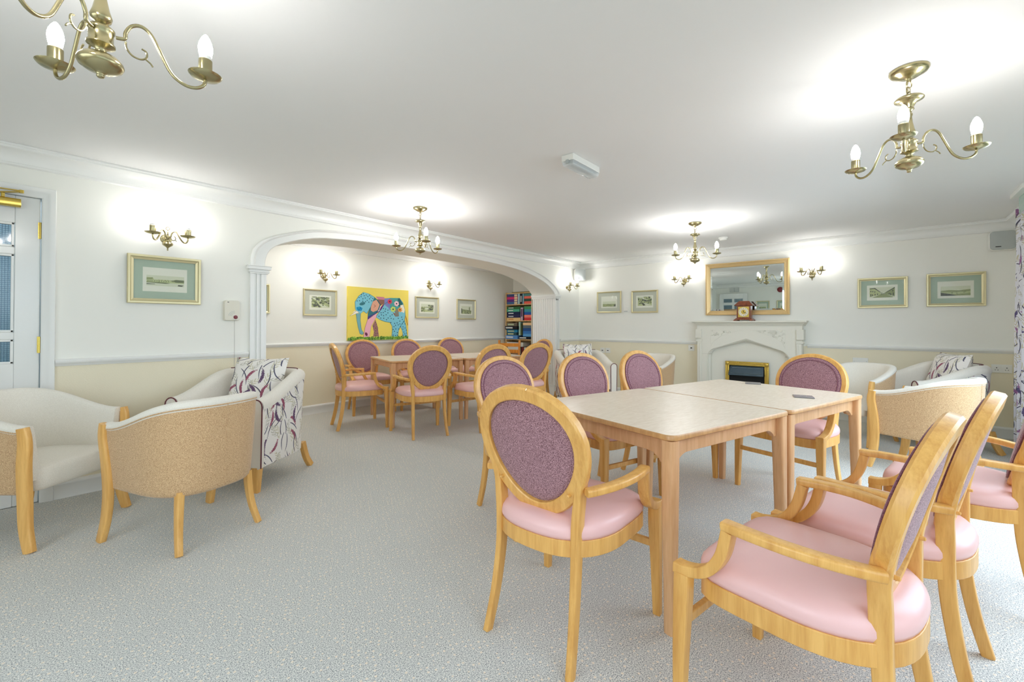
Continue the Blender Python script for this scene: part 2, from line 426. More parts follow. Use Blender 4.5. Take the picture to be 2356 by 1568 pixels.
for a, b, nn in (((XB, V), (U, V), (0, -1)), ((U, YR), (U, V), (-1, 0)), ((XB, YR), (U, YR), (0, 1)), ((XB, YR), (XB, V), (1, 0)),
                 ((XA0, YA), (XA1, YA), (0, -1)), ((XA1, YJ), (XA1, YA), (-1, 0)), ((XA0, YJ), (XA0, YA), (1, 0)), ((XA0, YJ), (XA1, YJ), (0, 1))):
    run(CORN, a, b, nn, mb=mb)
struct(mb.build('trim_cornice', P_TRIM, smooth=True, ang=50))

# ------------------------------------------------------------------ doors and windows
mb = MB()
AR = [(0, 0), (0, .008), (.010, .016), (.030, .018), (.040, .024), (.062, .024), (.066, .012), (.066, 0)]   # (across, out)
mb.loft([[(DX0-a, V-o, 0), (DX0-a, V-o, DZ+a), (DX1+a, V-o, DZ+a), (DX1+a, V-o, 0)] for a, o in AR], closed=False, caps=False)
mb.box((DX1-.0, V, 0), (DX1+.02, V+.12, DZ+.02)); mb.box((DX0-.02, V, 0), (DX0, V+.12, DZ+.02)); mb.box((DX0, V, DZ), (DX1, V+.12, DZ+.02))
struct(mb.build('trim_door_surround', P_TRIM, smooth=True))
def glazed_door(name, Wd, Hd, cols, rows, wire=True):
    """door leaf in local x 0..-Wd, z 0..Hd, front at y=0"""
    root = struct(empty(name)); th = .04
    xs_ = [(-.11-(Wd-.22)*i/cols, -.11-(Wd-.22)*(i+1)/cols) for i in range(cols)]
    mb = MB()
    mb.box((-.11, 0, 0), (0, th, Hd)); mb.box((-Wd, 0, 0), (-Wd+.11, th, Hd))
    zz = [0]+[z for r in rows for z in r]+[Hd]
    for z0, z1 in zip(zz[0::2], zz[1::2]): mb.box((-Wd+.11, 0, z0), (-.11, th, z1))
    for i in range(1, cols):
        x = xs_[i][0]; mb.box((x-.018, .004, rows[0][0]), (x+.018, th-.004, rows[-1][1]))
    lf = mb.build('door_leaf', P_DOOR, root, bevel=.004)
    for (z0, z1) in rows:
        for i, (xa, xb) in enumerate(xs_):
            a = xa-(.018 if i else 0)-.001; b = xb+(.018 if i < cols-1 else 0)+.001
            mbb = MB()
            for (p, q, r_, s2) in ((a, b, z0, z0+.014), (a, b, z1-.014, z1), (a, a-.014, z0, z1), (b, b+.014, z0, z1)):
                mbb.box((p, .001, r_), (q, .034, s2))
            mbb.build('glazing_bead', P_DOOR, root, bevel=.003)
            MB().box((b+.012, .018, z0+.012), (a-.012, .022, z1-.012)).build('pane', GL_WIRE, root)
    return root
m = mat('wired_glass', (150, 190, 205), .06, spec=.6); t = NT(m)
tc = t.n('ShaderNodeTexCoord'); sx = t.n('ShaderNodeSeparateXYZ'); t.l(tc.outputs['Object'], sx.inputs[0])
def grid(o_): return t.math('LESS_THAN', t.math('FRACT', t.math('MULTIPLY', o_, 80.)), .16)
g = t.math('MAXIMUM', grid(sx.outputs[0]), grid(sx.outputs[2]))
t.col(t.mix(g, lin(140, 178, 196), lin(66, 84, 98))); t.l(t.math('ADD', t.math('MULTIPLY', g, .6), .4), t.b.inputs['Alpha']); GL_WIRE = m
d1 = glazed_door('door_1', .84, 1.95, 3, [(.894, 1.046), (1.091, 1.58), (1.626, 1.778)])
d1.location = (DX1-.004, V+.012, .003)
for z in (.957, 1.692, .18):
    mb = MB().box((-.011, -.004, z), (.002, 0, z+.105)); mb.tube([(0, -.006, z), (0, -.006, z+.105)], .007, 10)
    for k in range(1, 3): mb.tube([(0, -.006, z+.035*k-.001), (0, -.006, z+.035*k+.001)], .0078, 10)
    mb.build('hinge', BRASS2, d1, smooth=True)
cl = empty('door_closer', (DX1-.09, V-.0, 1.90)); tag(cl, 'brass overhead closer arm on top of the glazed white door', 'door closer')
MB().prism(rrect(.046, .052, .012), -.24, 0, 'x').build('closer_body', BRASS2, cl, bevel=.002, loc=(0, -.022+.0, 0))
mb = MB().tube([(-.075, -.03, .025), (-.075, -.03, .05)], .009, 10)
mb.sweep([(-.085, -.03, .052), (.0, -.075, .062), ], RECT(.022, .006)); mb.sweep([(.0, -.075, .068), (-.20, -.04, .072), (-.24, -.03, .072)], RECT(.020, .006)); mb.tube([(0, -.075, .055), (0, -.075, .074)], .011, 10)
mb.box((-.26, -.05, .064), (-.22, -.024, .082))
mb.build('closer_arm', BRASS2, cl, bevel=.001)
MB().lathe([(.010, 0), (.010, -.008), (.004, -.01)], 10).build('adjuster', P_BLACK, cl, loc=(-.17, -.028, -.026))
# rear door (seen in the mirror)
d2 = glazed_door('door_2', .80, 1.95, 2, [(.95, 1.25), (1.31, 1.60), (1.66, 1.80)])
d2.location = (XB+.05, 3.22, .003); d2.rotation_euler = (0, 0, radians(-90))
# windows
def window(name, a, b, z0, z1, plane, axis, nx):
    root = struct(empty(name)); s_ = -1
    def B(mb, u0, u1, zz0, zz1, d0, d1):
        if axis == 'y': mb.box((u0, plane+s_*d0, zz0), (u1, plane+s_*d1, zz1))
        else: mb.box((plane+s_*d0, u0, zz0), (plane+s_*d1, u1, zz1))
    mb = MB(); t_ = .05
    for i in range(nx+1):
        u = a+(b-a-t_)*i/nx; B(mb, u, u+t_, z0, z1, .05, .10)
    B(mb, a, b, z0, z0+t_, .049, .101); B(mb, a, b, z1-t_, z1, .049, .101)
    mb.build('window_frame', P_TRIM, root, bevel=.003)
    for i in range(nx):
        u = a+(b-a-t_)*i/nx+t_; u2 = a+(b-a-t_)*(i+1)/nx
        mb = MB(); B(mb, u, u2, z0+t_, z1-t_, .072, .078); mb.build('pane', GL_WIN, root)
    mb = MB()
    B(mb, a-.07, b+.07, z1, z1+.06, -.015, 0); B(mb, a-.07, a, z0, z1, -.015, 0); B(mb, b, b+.07, z0, z1, -.015, 0); B(mb, a-.09, b+.09, z0-.03, z0, -.05, 0.)
    mb.build('window_sill', P_TRIM, root, bevel=.003)
window('window_1', -1.0, 1.6, .45, 2.12, YR, 'y', 3)
window('window_2', 2.2, 4.9, .02, 2.12, YR, 'y', 3)
window('window_3', -.4, 2.2, .55, 2.05, XB, 'x', 3)

# ------------------------------------------------------------------ dining chairs
def seat_plan(n=48, gx=0., s=1.):
    """closed outline of the seat: straight front, hooped back, facing +x"""
    pts = []
    for i in range(n):
        a = 2*pi*i/n; ca, sa = cos(a), sin(a)
        e = 2.5 if ca < 0 else 2.5+3.5*min(1, ca*3)
        k = (abs(ca)**e+abs(sa)**e)**(-1/e)
        x, y = ca*k, sa*k
        if x > 0: xx = x*.230; yy = y*.248
        else: xx = x*.252; yy = y*.248*(1-.05*x*x)
        pts.append((xx*s+gx, yy*s))
    return pts
def ring_pts(rx, rz, zc=.705, n=44, egg=.155):
    out = []
    for i in range(n):
        a = 2*pi*i/n
        z = zc+rz*cos(a); y = rx*sin(a)*(1+egg*cos(a))
        x = -.168-(z-.46)*.275+.22*y*y
        out.append((x, y, z))
    return out
def make_chair():
    root = empty('dining_chair')
    # seat frame: hoop rail
    P = seat_plan(); mb = MB(); rings = []
    for (s_, z) in ((1.0, .366), (1.0, .422), (.90, .422), (.90, .366)):
        rings.append([(x*s_, y*s_, z) for x, y in P])
    mb.loft(rings, caps=False, loop=True); mb.build('seat_frame', W_CH, root, smooth=True, bevel=.002)
    # seat pad
    mb = MB(); rings = []
    for s_, z in ((.93, .418), (.985, .422), (1.005, .436), (1.005, .450), (.985, .466), (.93, .480), (.82, .489), (.6, .495), (.3, .498), (.05, .499)):
        rings.append([(x*s_, y*s_, z-.006*(max(0, x)*4)**2*0) for x, y in P])
    mb.loft(rings); mb.build('seat', V_PINK, root, smooth=True, ang=80)
    # oval back frame
    R = ring_pts(.209, .213); mb = MB()
    n = len(R); rings = []
    c0 = Vector((-.235, 0, .705))
    for i in range(n):
        p = Vector(R[i]); tdir = (Vector(R[(i+1) % n])-Vector(R[i-1])).normalized()
        out = Vector((-.265*(1 if p.z > .7 else 1)*0, sin(2*pi*i/n), cos(2*pi*i/n)))
        nrm = Vector((1, 0, .265)).normalized(); side = tdir.cross(nrm).normalized()
        if side.dot(p-c0) < 0: side = -side
        wd = .0245
        sec = [(-wd, -.017), (-wd+.004, -.020), (wd-.006, -.019), (wd, -.012), (wd, .012), (wd-.006, .019), (-wd+.004, .020), (-wd, .017)]
        rings.append([p+side*a+nrm*b for a, b in sec])
    mb.loft(rings, caps=False, loop=True); mb.build('back_frame', W_CH, root, smooth=True)
    # upholstered oval
    mb = MB(); rings = []
    nrm = Vector((1, 0, .265)).normalized()
    def oval(s_, d): return [c0+(Vector(p)-c0)*s_+nrm*d for p in ring_pts(.190, .194, n=40)]
    for s_, d in ((.02, -.016), (.5, -.015), (.85, -.010), (.97, -.004), (1.0, .0), (1.0, .014), (1.055, .0205), (1.05, .026), (1.0, .0295), (.955, .0265), (.85, .032), (.5, .036), (.02, .037)):
        rings.append(oval(s_, d))
    mb.loft(rings); br = mb.build('backrest', F_MAUVE, root, smooth=True, ang=80)
    mb = MB()
    for s_, d in ((1.05, .0245), (.955, .028)): mb.tube([tuple(p) for p in oval(s_, d)], .0032, 6, loop=True, up=(1, 0, .2))
    mb.build('piping', F_PIPE, br, smooth=True)
    for s_ in (-1, 1):
        # rear leg
        pth = cat([(-.262, s_*.183, 0), (-.228, s_*.174, .14), (-.204, s_*.168, .30), (-.198, s_*.168, .42), (-.197, s_*.172, .50), (-.197, s_*.180, .57), (-.208, s_*.194, .635), (-.224, s_*.206, .69)], 5)
        k = len(pth); sc = [((.72+.28*min(1, i/(k*.5)))*(1 if i < k*.62 else 1-.45*(i-k*.62)/(k*.38)), (.74+.22*min(1, i/(k*.5)))*(1 if i < k*.8 else 1-.22*(i-k*.8)/(k*.2))) for i in range(k)]
        mb = MB().sweep(pth, rrect(.030, .046, .005), (-1, 0, .15), sc); mb.build('leg', W_CH, root, smooth=True)
        # front leg
        mb = MB(); rr = rrect(.044, .044, .005)
        mb.loft([[(xx+a*q, s_*yy+b*q, z) for a, b in rr] for z, q, xx, yy in ((0, .66, .246, .268), (.2, .84, .243, .265), (.36, 1., .238, .262), (.430, 1., .236, .262))])
        mb.build('leg', W_CH, root, smooth=True)
        pth = cat([(.2585, s_*.262, .440), (.225, s_*.262, .441), (.180, s_*.263, .455), (.143, s_*.266, .486), (.116, s_*.269, .535), (.100, s_*.272, .602)], 5)
        MB().sweep(pth, rrect(.044, .030, .004), (1, 0, 1), [(1-.1*min(1, i/8), 1) for i in range(len(pth))]).build('arm_support', W_CH, root, smooth=True)
        pth = cat([(.116, s_*.272, .611), (.10, s_*.273, .612), (.04, s_*.281, .613), (-.04, s_*.281, .612), (-.12, s_*.262, .607), (-.18, s_*.232, .601), (-.212, s_*.212, .598)], 5)
        k = len(pth); MB().sweep(pth, rrect(.042, .025, .007), (0, 0, 1), [(.9, .9)]+[(1-.15*i/k, 1) for i in range(1, k)]).build('armrest', W_CH, root, smooth=True)
    MB().box((.236, -.252, .262), (.254, .252, .290)).build('stretcher', W_CH, root, bevel=.003)
    for s_ in (-1, 1):
        MB().lathe([(.0, .008), (.005, .006), (.006, 0), (.006, -.01)], 10, M=Matrix.Translation((-.222, s_*.150, .575)) @ Matrix.Rotation(radians(-90), 4, 'Y')).build('screw_cap', W_CH, root, smooth=True)
    return root
G1, G2 = 'round backed armchairs at the near pair of tables', 'round backed armchairs at the alcove tables'
chairs = [
 (1.476, .960, 0, 'beech armchair with dark mauve round back, near left table end, back towards the viewer', G1),
 (1.526, .167, 79, 'largest beech armchair in the bottom right foreground, seen side on with pink seat', G1),
 (2.113, .016, 79, 'beech armchair just behind the largest foreground chair, middle one on the window side', G1),
 (2.838, -.248, 80, 'beech armchair cut off by the right picture edge, beyond the two foreground chairs', G1),
 (3.648, .481, 163, 'pink seated armchair at the fireplace end of the near tables, facing the viewer', G1),
 (3.353, 1.287, 253, 'round backed chair across the near table, in front of the far cream tub chair', G1),
 (2.747, 1.460, 253, 'round backed chair across the near table, in front of the far corner floral armchair', G1),
 (2.130, 1.676, 257, 'round backed chair right behind the near dark mauve chair, showing its piped front', G1),
 (2.703, 4.575, -18, 'beech armchair seen side on at the left end of the alcove tables', G2),
 (3.240, 5.249, 257, 'round backed chair against the alcove wall, left of and partly below the elephant painting', G2),
 (3.850, 5.090, 256, 'round backed chair against the alcove wall below the elephant painting right edge', G2),
 (4.760, 5.160, 256, 'round backed chair against the alcove wall, between elephant painting and smallest print', G2),
 (2.960, 3.757, 71, 'beech armchair with full lilac oval back towards us, nearest to the alcove table middle', G2),
 (3.575, 3.490, 80, 'alcove chair with back towards us, partly hidden behind the near piped chair back', G2),
 (4.190, 3.370, 78, 'rightmost tilted oval back of the alcove table, in front of the fluted column', G2),
 (5.020, 3.930, 163, 'chair at the far end of the alcove tables, peeping over the rightmost tilted back', G2)]
proto = make_chair()
for i, (x, y, a, lab, g_) in enumerate(chairs):
    o = proto if i == 0 else copy_tree(proto)
    o.location = (x, y, 0); o.rotation_euler = (0, 0, radians(a)); tag(o, lab, 'chair', g_)

# ------------------------------------------------------------------ tables
def make_table():
    root = empty('square_table'); h = .742; t_ = .024; a = .449
    mb = MB(); pl = rrect(.898, .898, .035, 5)
    mb.loft([[(x*s_, y*s_, z) for x, y in pl] for s_, z in ((.985, h-t_), (1, h-t_+.005), (1, h-.006), (.994, h))])
    top = mb.build('tabletop', [W_EDGE, W_TOP], root, smooth=True)
    for p in top.data.polygons:
        if len(p.vertices) > 10: p.material_index = 1
    L = .42
    for k in range(4):
        Mk = Matrix.Rotation(pi/2*k, 4, 'Z')
        # apron with bracket ends
        zt, zb = h-t_, h-t_-.062; w_ = L-.03
        pts = [(-w_, zt), (-w_, zb-.034)]+[(-w_+.022, zb-.034), (-w_+.030, zb-.022)]+[(-w_+.030+.055*s_/4, zb-.022+.022*(1-(1-s_/4)**2)) for s_ in range(1, 5)]
        pts = pts+[(-x, z) for x, z in reversed(pts)]
        MB().prism([(x, z) for x, z in pts], -L+.008, -L+.030, 'y', M=Mk).build('apron', W_TB, root, bevel=.0015)
        mb = MB(); rr = rrect(.060, .060, .008); rr2 = rrect(.053, .053, .012, 4)
        c = L-.006
        lv = [(0, .72), (.02, .74), (.30, .86), (.60, 1.), (zt, 1.)]
        mb.loft([[(c+(x-.0265)*q+.0265, c+(y-.0265)*q+.0265, z) for x, y in rr2] for z, q in lv], M=Mk)
        mb.build('leg', W_TB, root, smooth=True)
    return root
def place_table(o, x, y, a, lab, g_): o.location = (x, y, 0); o.rotation_euler = (0, 0, radians(a)); tag(o, lab, 'table', g_)
tb = make_table()
place_table(tb, 2.168, .898, -16.2, 'square beech table nearest the viewer, empty pale top', 'square tables pushed together in pairs')
for x, y, a, lab in ((3.037, .645, -16.2, 'square beech table nearer the fireplace with two coasters on it'),
                     (3.405, 4.453, -17.3, 'left one of the two square tables inside the alcove'),
                     (4.275, 4.182, -17.3, 'right one of the two square tables inside the alcove')):
    place_table(copy_tree(tb), x, y, a, lab, 'square tables pushed together in pairs')
# coasters
M_CO = mat('grey_coaster', (120, 118, 120), .25)
for x, y, a, lab in ((3.462, .704, 12, 'dark grey square coaster nearer the fireplace'), (3.003, .352, 14, 'dark grey square coaster nearer the table edge by the window side')):
    o = MB().box((-.048, -.048, 0), (.048, .048, .005)).build('coaster', M_CO, bevel=.001, loc=(x, y, .7425), rot=(0, 0, radians(a)))
    tag(o, lab, 'coaster', 'coasters on the table')

# ------------------------------------------------------------------ tub chairs
def tub_plan(t_, k=1.):
    """t_ -1..1 from front right round the back to front left; returns x,y"""
    a = t_*pi*.5; e = 2.6
    ca, sa = cos(a), sin(a); q = (abs(ca)**e+abs(sa)**e)**(-1/e)
    return (-.325*ca*q*k, .285*sa*q*k)
def tub_curve(n=40, off=0., front=.225):
    """outline with straight arms to the front"""
    pts = []
    for i in range(n+1):
        t_ = -1+2*i/n
        x, y = tub_plan(t_); pts.append((x, y))
    pre = [(front-(front-0)*i/6, -.285) for i in range(6)]; post = [(p[0], -p[1]) for p in reversed(pre)]
    return pre+pts+post
def make_tub():
    root = empty('tub_armchair')
    base = tub_curve(); n = len(base)
    def shell(off, zf, slant):
        """ring of points offset outward; returns func(i, hfrac)->Vector"""
        out = []
        for i, (x, y) in enumerate(base):
            a = Vector((base[max(i-1, 0)][0], base[max(i-1, 0)][1])); b = Vector((base[min(i+1, n-1)][0], base[min(i+1, n-1)][1]))
            tdir = (b-a).normalized(); nn = Vector((tdir.y, -tdir.x))
            if nn.dot(Vector((x, y))-Vector((-.05, 0))) < 0: nn = -nn
            f = max(0, min(1, (.225-x)/.55)); ztop = .612+.135*(f*f*(3-2*f))
            zbot = .275-.0*f
            out.append((x, y, nn, ztop, zbot, f))
        return out
    Sx = shell(0, 0, 0)
    def P(e, off, h, inset=.085):
        x, y, nn, zt, zb, f = e
        sc_ = 1-inset*(1-h)**1.3
        return Vector((x*(sc_ if x < 0 else 1), y*sc_, zb+(zt-zb)*h))+Vector((nn.x, nn.y, 0))*off
    # outer tweed
    mb = MB(); cols = []
    hs = [0, .03, .08, .2, .4, .6, .8, .93, .97]
    for e in Sx:
        cols.append([P(e, .0-(.012 if k == 0 else 0), h) for k, h in enumerate(hs)]+[P(e, -.02, .97), P(e, -.02, 0)])
    mb.loft(cols); mb.build('outer_back', F_TAN, root, smooth=True, ang=50)
    # inner cream back with rolled rim
    mb = MB(); cols = []
    for e in Sx:
        c = [P(e, .001, .958), P(e, .005, .972)]
        for k in range(6):
            a = pi*k/5; c.append(P(e, -.024+.028*cos(a), 1)+Vector((0, 0, .004+.014*sin(a))))
        c += [P(e, -.055, .95), P(e, -.062, .7), P(e, -.070, .45), P(e, -.072, .2), P(e, -.022, .2)]
        cols.append(c)
    mb.loft(cols); mb.build('inner_back', F_CREAM, root, smooth=True, ang=60)
    mb = MB(); mb.tube([tuple(P(e, .002, .955)) for e in Sx], .004, 6); mb.build('piping', F_TAN, root, smooth=True)
    mid = Sx[n//2]; mb = MB().tube([tuple(P(Sx[n//2], .001, h)) for h in (0.02, .2, .4, .6, .8, .95)], .0018, 5, up=(0, 1, 0)); mb.build('seam', F_TAN, root)
    # seat
    pl = [(.245, y) for y in (-.10, 0, .10)]+[(.24, .2), (.215, .232), (.0, .232), (-.12, .215), (-.21, .15), (-.25, .05), (-.25, -.05), (-.21, -.15), (-.12, -.215), (.0, -.232), (.215, -.232), (.24, -.2)]
    mb = MB()
    mb.loft([[(x*s_, y*(1-(1-s_)*.5), z) for x, y in pl] for s_, z in ((.93, .275), (.985, .285), (1.02, .32), (1.03, .36), (1.0, .395), (.92, .408), (.5, .418), (.05, .42))])
    mb.build('seat', F_CREAM, root, sub=1)
    for s_ in (-1, 1):
        # front post, broad and bowed, from floor to arm
        pth = cat([(.262, s_*.280, 0), (.232, s_*.272, .12), (.222, s_*.268, .26), (.224, s_*.276, .42), (.236, s_*.284, .55), (.226, s_*.286, .625)], 5)
        k = len(pth); sc = [(1, .72+.33*sin(pi*min(1, (i/k)*.95+.05))) for i in range(k)]
        MB().sweep(pth, rrect(.030, .062, .008), (-1, 0, .1), sc).build('leg', W_ARM, root, smooth=True)
        pth = cat([(-.285, s_*.212, 0), (-.252, s_*.196, .10), (-.236, s_*.186, .20), (-.23, s_*.18, .30)], 4)
        k = len(pth); MB().sweep(pth, rrect(.032, .038, .005), (-1, 0, .2), [(.8+.25*i/k, .8+.3*i/k) for i in range(k)]).build('leg', W_ARM, root, smooth=True)
    return root
GT = 'tub armchairs with tweed outsides'
tub = make_tub()
for i, (x, y, a, lab) in enumerate((
    (.165, 3.650, -49, 'cream lined tub armchair cut by the left picture edge, in front of the white door'),
    (.718, 2.990, 107, 'tan tweed tub armchair on the left, seen from behind in full'),
    (4.810, -.250, 67, 'tub armchair on the right near the curtain, its tweed back half bleached by window light'),
    (5.690, .224, 151, 'cream tub armchair partly hidden behind the pink chair at the fireplace end of the table'),
    (5.640, 2.375, 170, 'pale tub armchair against the end wall between corner armchair and fireplace'))):
    o = tub if i == 0 else copy_tree(tub); o.location = (x, y, 0); o.rotation_euler = (0, 0, radians(a)); tag(o, lab, 'armchair', GT)

# ------------------------------------------------------------------ floral armchairs
def make_floral():
    root = empty('floral_armchair')
    nb = 30; W2, D = .345, .36
    base = [(.285-.285*i/5, -W2) for i in range(5)]
    for i in range(nb+1):
        a = (-1+2*i/nb)*pi*.5; e = 3.2; ca, sa = cos(a), sin(a); q = (abs(ca)**e+abs(sa)**e)**(-1/e)
        base.append((-(D-.02)*ca*q, W2*sa*q))
    base += [(p[0], -p[1]) for p in reversed(base[:5])]
    n = len(base); E_ = []; L = 0
    for i, (x, y) in enumerate(base):
        a = Vector(base[max(i-1, 0)]); b = Vector(base[min(i+1, n-1)]); td = (b-a).normalized(); nn = Vector((td.y, -td.x))
        if nn.dot(Vector((x, y))) < 0: nn = -nn
        if i: L += (Vector(base[i])-Vector(base[i-1])).length
        f = max(0, min(1, (.285-x)/.52)); zt = .640+.155*(f*f*(3-2*f)); E_.append((x, y, nn, zt, L))
    def P(e, off, z): return Vector((e[0], e[1], z))+Vector((e[2].x, e[2].y, 0))*off
    # outside, printed
    mb = MB(); cols = []; uv = []
    for e in E_:
        zt = e[3]; col = [P(e, -.012, .17), P(e, 0, .178)]
        for h in (.3, .45, .6, .8, .93): col.append(P(e, .0+.022*h*h, .178+(zt-.045-.178)*h))
        col += [P(e, .026, zt-.045), P(e, -.02, zt-.045), P(e, -.02, .17)]
        cols.append(col)
    k = len(cols[0]); mb.loft(cols)
    Ls = [e[4] for e in E_]
    o = mb.build('outer_cover', FLORAL, root, smooth=True, ang=50)
    ul = o.data.uv_layers.new(name='UVMap')
    for p in o.data.polygons:
        for li in p.loop_indices:
            vi = o.data.loops[li].vertex_index; ul.data[li].uv = (Ls[vi//k], o.data.vertices[vi].co.z)
    # inside and rolled arm tops, plain cloth
    mb = MB(); cols = []
    for e in E_:
        zt = e[3]; c = [P(e, .022, zt-.05)]
        for j in range(9):
            a = radians(-20+215*j/8); c.append(P(e, -.025+.052*cos(a), zt-.050+.052*sin(a)))
        c += [P(e, -.085, zt-.16), P(e, -.095, .42), P(e, -.095, .30), P(e, -.02, .30)]
        cols.append(c)
    mb.loft(cols); mb.build('inner_cover', F_CREAM, root, smooth=True, ang=60)
    # arm fronts with wine piping
    for s_ in (-1, 1):
        y = s_*(W2-.026); pr_ = []
        for j in range(9):
            a = radians(0+180*j/8); pr_.append((y+.046*cos(a), .594+.046*sin(a)))
        pr_ += [(y-.042, .18), (y+.040, .18)]
        fr = MB().prism(pr_, .262, .292, 'x').build('arm_front', F_CREAM, root, bevel=.004)
        MB().tube([(.293, p[0], p[1]) for p in pr_[-1:]+pr_[:-1]], .0045, 6, up=(1, 0, 0)).build('piping', F_WINE, fr, smooth=True)
    sp_ = cat([tuple(P(e, -.03, e[3]+.003)) for e in E_[n//2-9:n//2+10]], 2)
    MB().tube(sp_, .004, 6).build('piping', F_WINE, root, smooth=True)
    MB().box((-.28, -.262, .19), (.272, .262, .33)).build('seat_base', F_CREAM, root, bevel=.02)
    pl = rrect(.56, .51, .05, 4)
    MB().loft([[(x*s_+.005, y*s_, z) for x, y in pl] for s_, z in ((.95, .325), (1, .34), (1.01, .385), (.98, .425), (.85, .44), (.4, .45), (.03, .45))]).build('seat_cushion', F_CREAM, root, smooth=True, ang=80)
    for s_ in (-1, 1):
        rr = rrect(.055, .05, .004)
        MB().loft([[(.245+a*q, s_*.295+b*q, z) for a, b in rr] for z, q in ((0, .62), (.19, 1.05))]).build('leg', W_ARM, root, smooth=True)
        pth = [(-.36, s_*.31, 0), (-.325, s_*.29, .08), (-.30, s_*.275, .20)]
        MB().sweep(cat(pth, 4), rrect(.036, .044, .004), (-1, 0, .2)).build('leg', W_ARM, root, smooth=True)
    return root
def make_cushion():
    n = 12; vs = []; fs = []; mb = MB()
    rings = []
    for side in (1, -1):
        for i in range(n+1):
            for j in range(n+1):
                u, v_ = -1+2*i/n, -1+2*j/n
                h = max(0, (1-u**4))*max(0, (1-v_**4)); q = 1-.05*(1-abs(u*v_)) 
                vs.append((side*.075*h**.5, u*.225*(1-.07*(1-v_*v_)*abs(u)**3), v_*.225*(1-.07*(1-u*u)*abs(v_)**3)))
    N = (n+1)*(n+1)
    for k in (0, 1):
        for i in range(n):
            for j in range(n):
                a = k*N+i*(n+1)+j; fs.append((a, a+1, a+n+2, a+n+1))
    mb.add(vs, fs)
    o = mb.build('scatter_cushion', FLORAL, smooth=True, ang=170, uvf=lambda c, p: (c.y+.3, c.z+.2)); return o
fl = make_floral(); cu = make_cushion()
GF, GC = 'floral armchairs', 'floral scatter cushions'
for i, (x, y, a, l1, l2) in enumerate((
    (1.215, 3.650, 213, 'floral print armchair beside the left arch column, behind the tan tub chair', 'purple and beige floral cushion in the armchair beside the left arch column'),
    (5.250, 3.165, 235, 'floral armchair in the far corner right of the fluted column', 'floral cushion in the far corner armchair'),
    (5.945, -.350, 115, 'floral armchair beside the curtain in the right corner', 'floral cushion in the armchair beside the curtain'))):
    o = fl if i == 0 else copy_tree(fl); o.location = (x, y, 0); o.rotation_euler = (0, 0, radians(a)); tag(o, l1, 'armchair', GF)
    c = cu if i == 0 else copy_tree(cu)
    Mx = Matrix.Translation((x, y, 0)) @ Matrix.Rotation(radians(a), 4, 'Z') @ Matrix.Translation((-.135, 0, .672)) @ Matrix.Rotation(radians(-17), 4, 'Y')
    c.matrix_world = Mx; tag(c, l2, 'cushion', GC)

# ladder back chair in front of the shelves
lb = empty('ladder_back_chair', (5.62, 4.93, 0), radians(200)); tag(lb, 'small orange pine ladder back chair between alcove table and game shelf', 'chair')
for s_ in (-1, 1):
    MB().sweep([(-.20, s_*.19, 0), (-.195, s_*.19, .42), (-.25, s_*.19, .88)], rrect(.034, .04, .008), (-1, 0, .1)).build('leg', W_ORANGE, lb, smooth=True)
    MB().box((.17, s_*.19-.018, 0), (.206, s_*.19+.018, .43)).build('leg', W_ORANGE, lb, bevel=.004)
MB().box((-.22, -.21, .43), (.215, .21, .46)).build('seat', W_ORANGE, lb, bevel=.008)
for z in (.55, .66, .77):
    MB().box((-.245+(z-.42)*-.10+.03, -.19, z), (-.225+(z-.42)*-.10+.03, .19, z+.06)).build('back_slat', W_ORANGE, lb, bevel=.003)
#PART3
# added glowing domes that brighten the alcove, out of sight above the arch
for i, x in enumerate((2.5, 4.6)):
    dl = empty('fill_dome', (x, 4.98, CEIL)); tag(dl, 'added unseen fill dome on the alcove ceiling behind the arch', 'fill light', 'added alcove fill domes')
    MB().lathe([(.001, -.0005), (.150, -.0005), (.150, -.012), (.142, -.014)], 30).build('rim', P_TRIM, dl, smooth=True)
    MB().lathe([(.140, -.012), (.120, -.022), (.07, -.030), (.001, -.033)], 30).build('shade', DOME_FILL, dl, smooth=True)
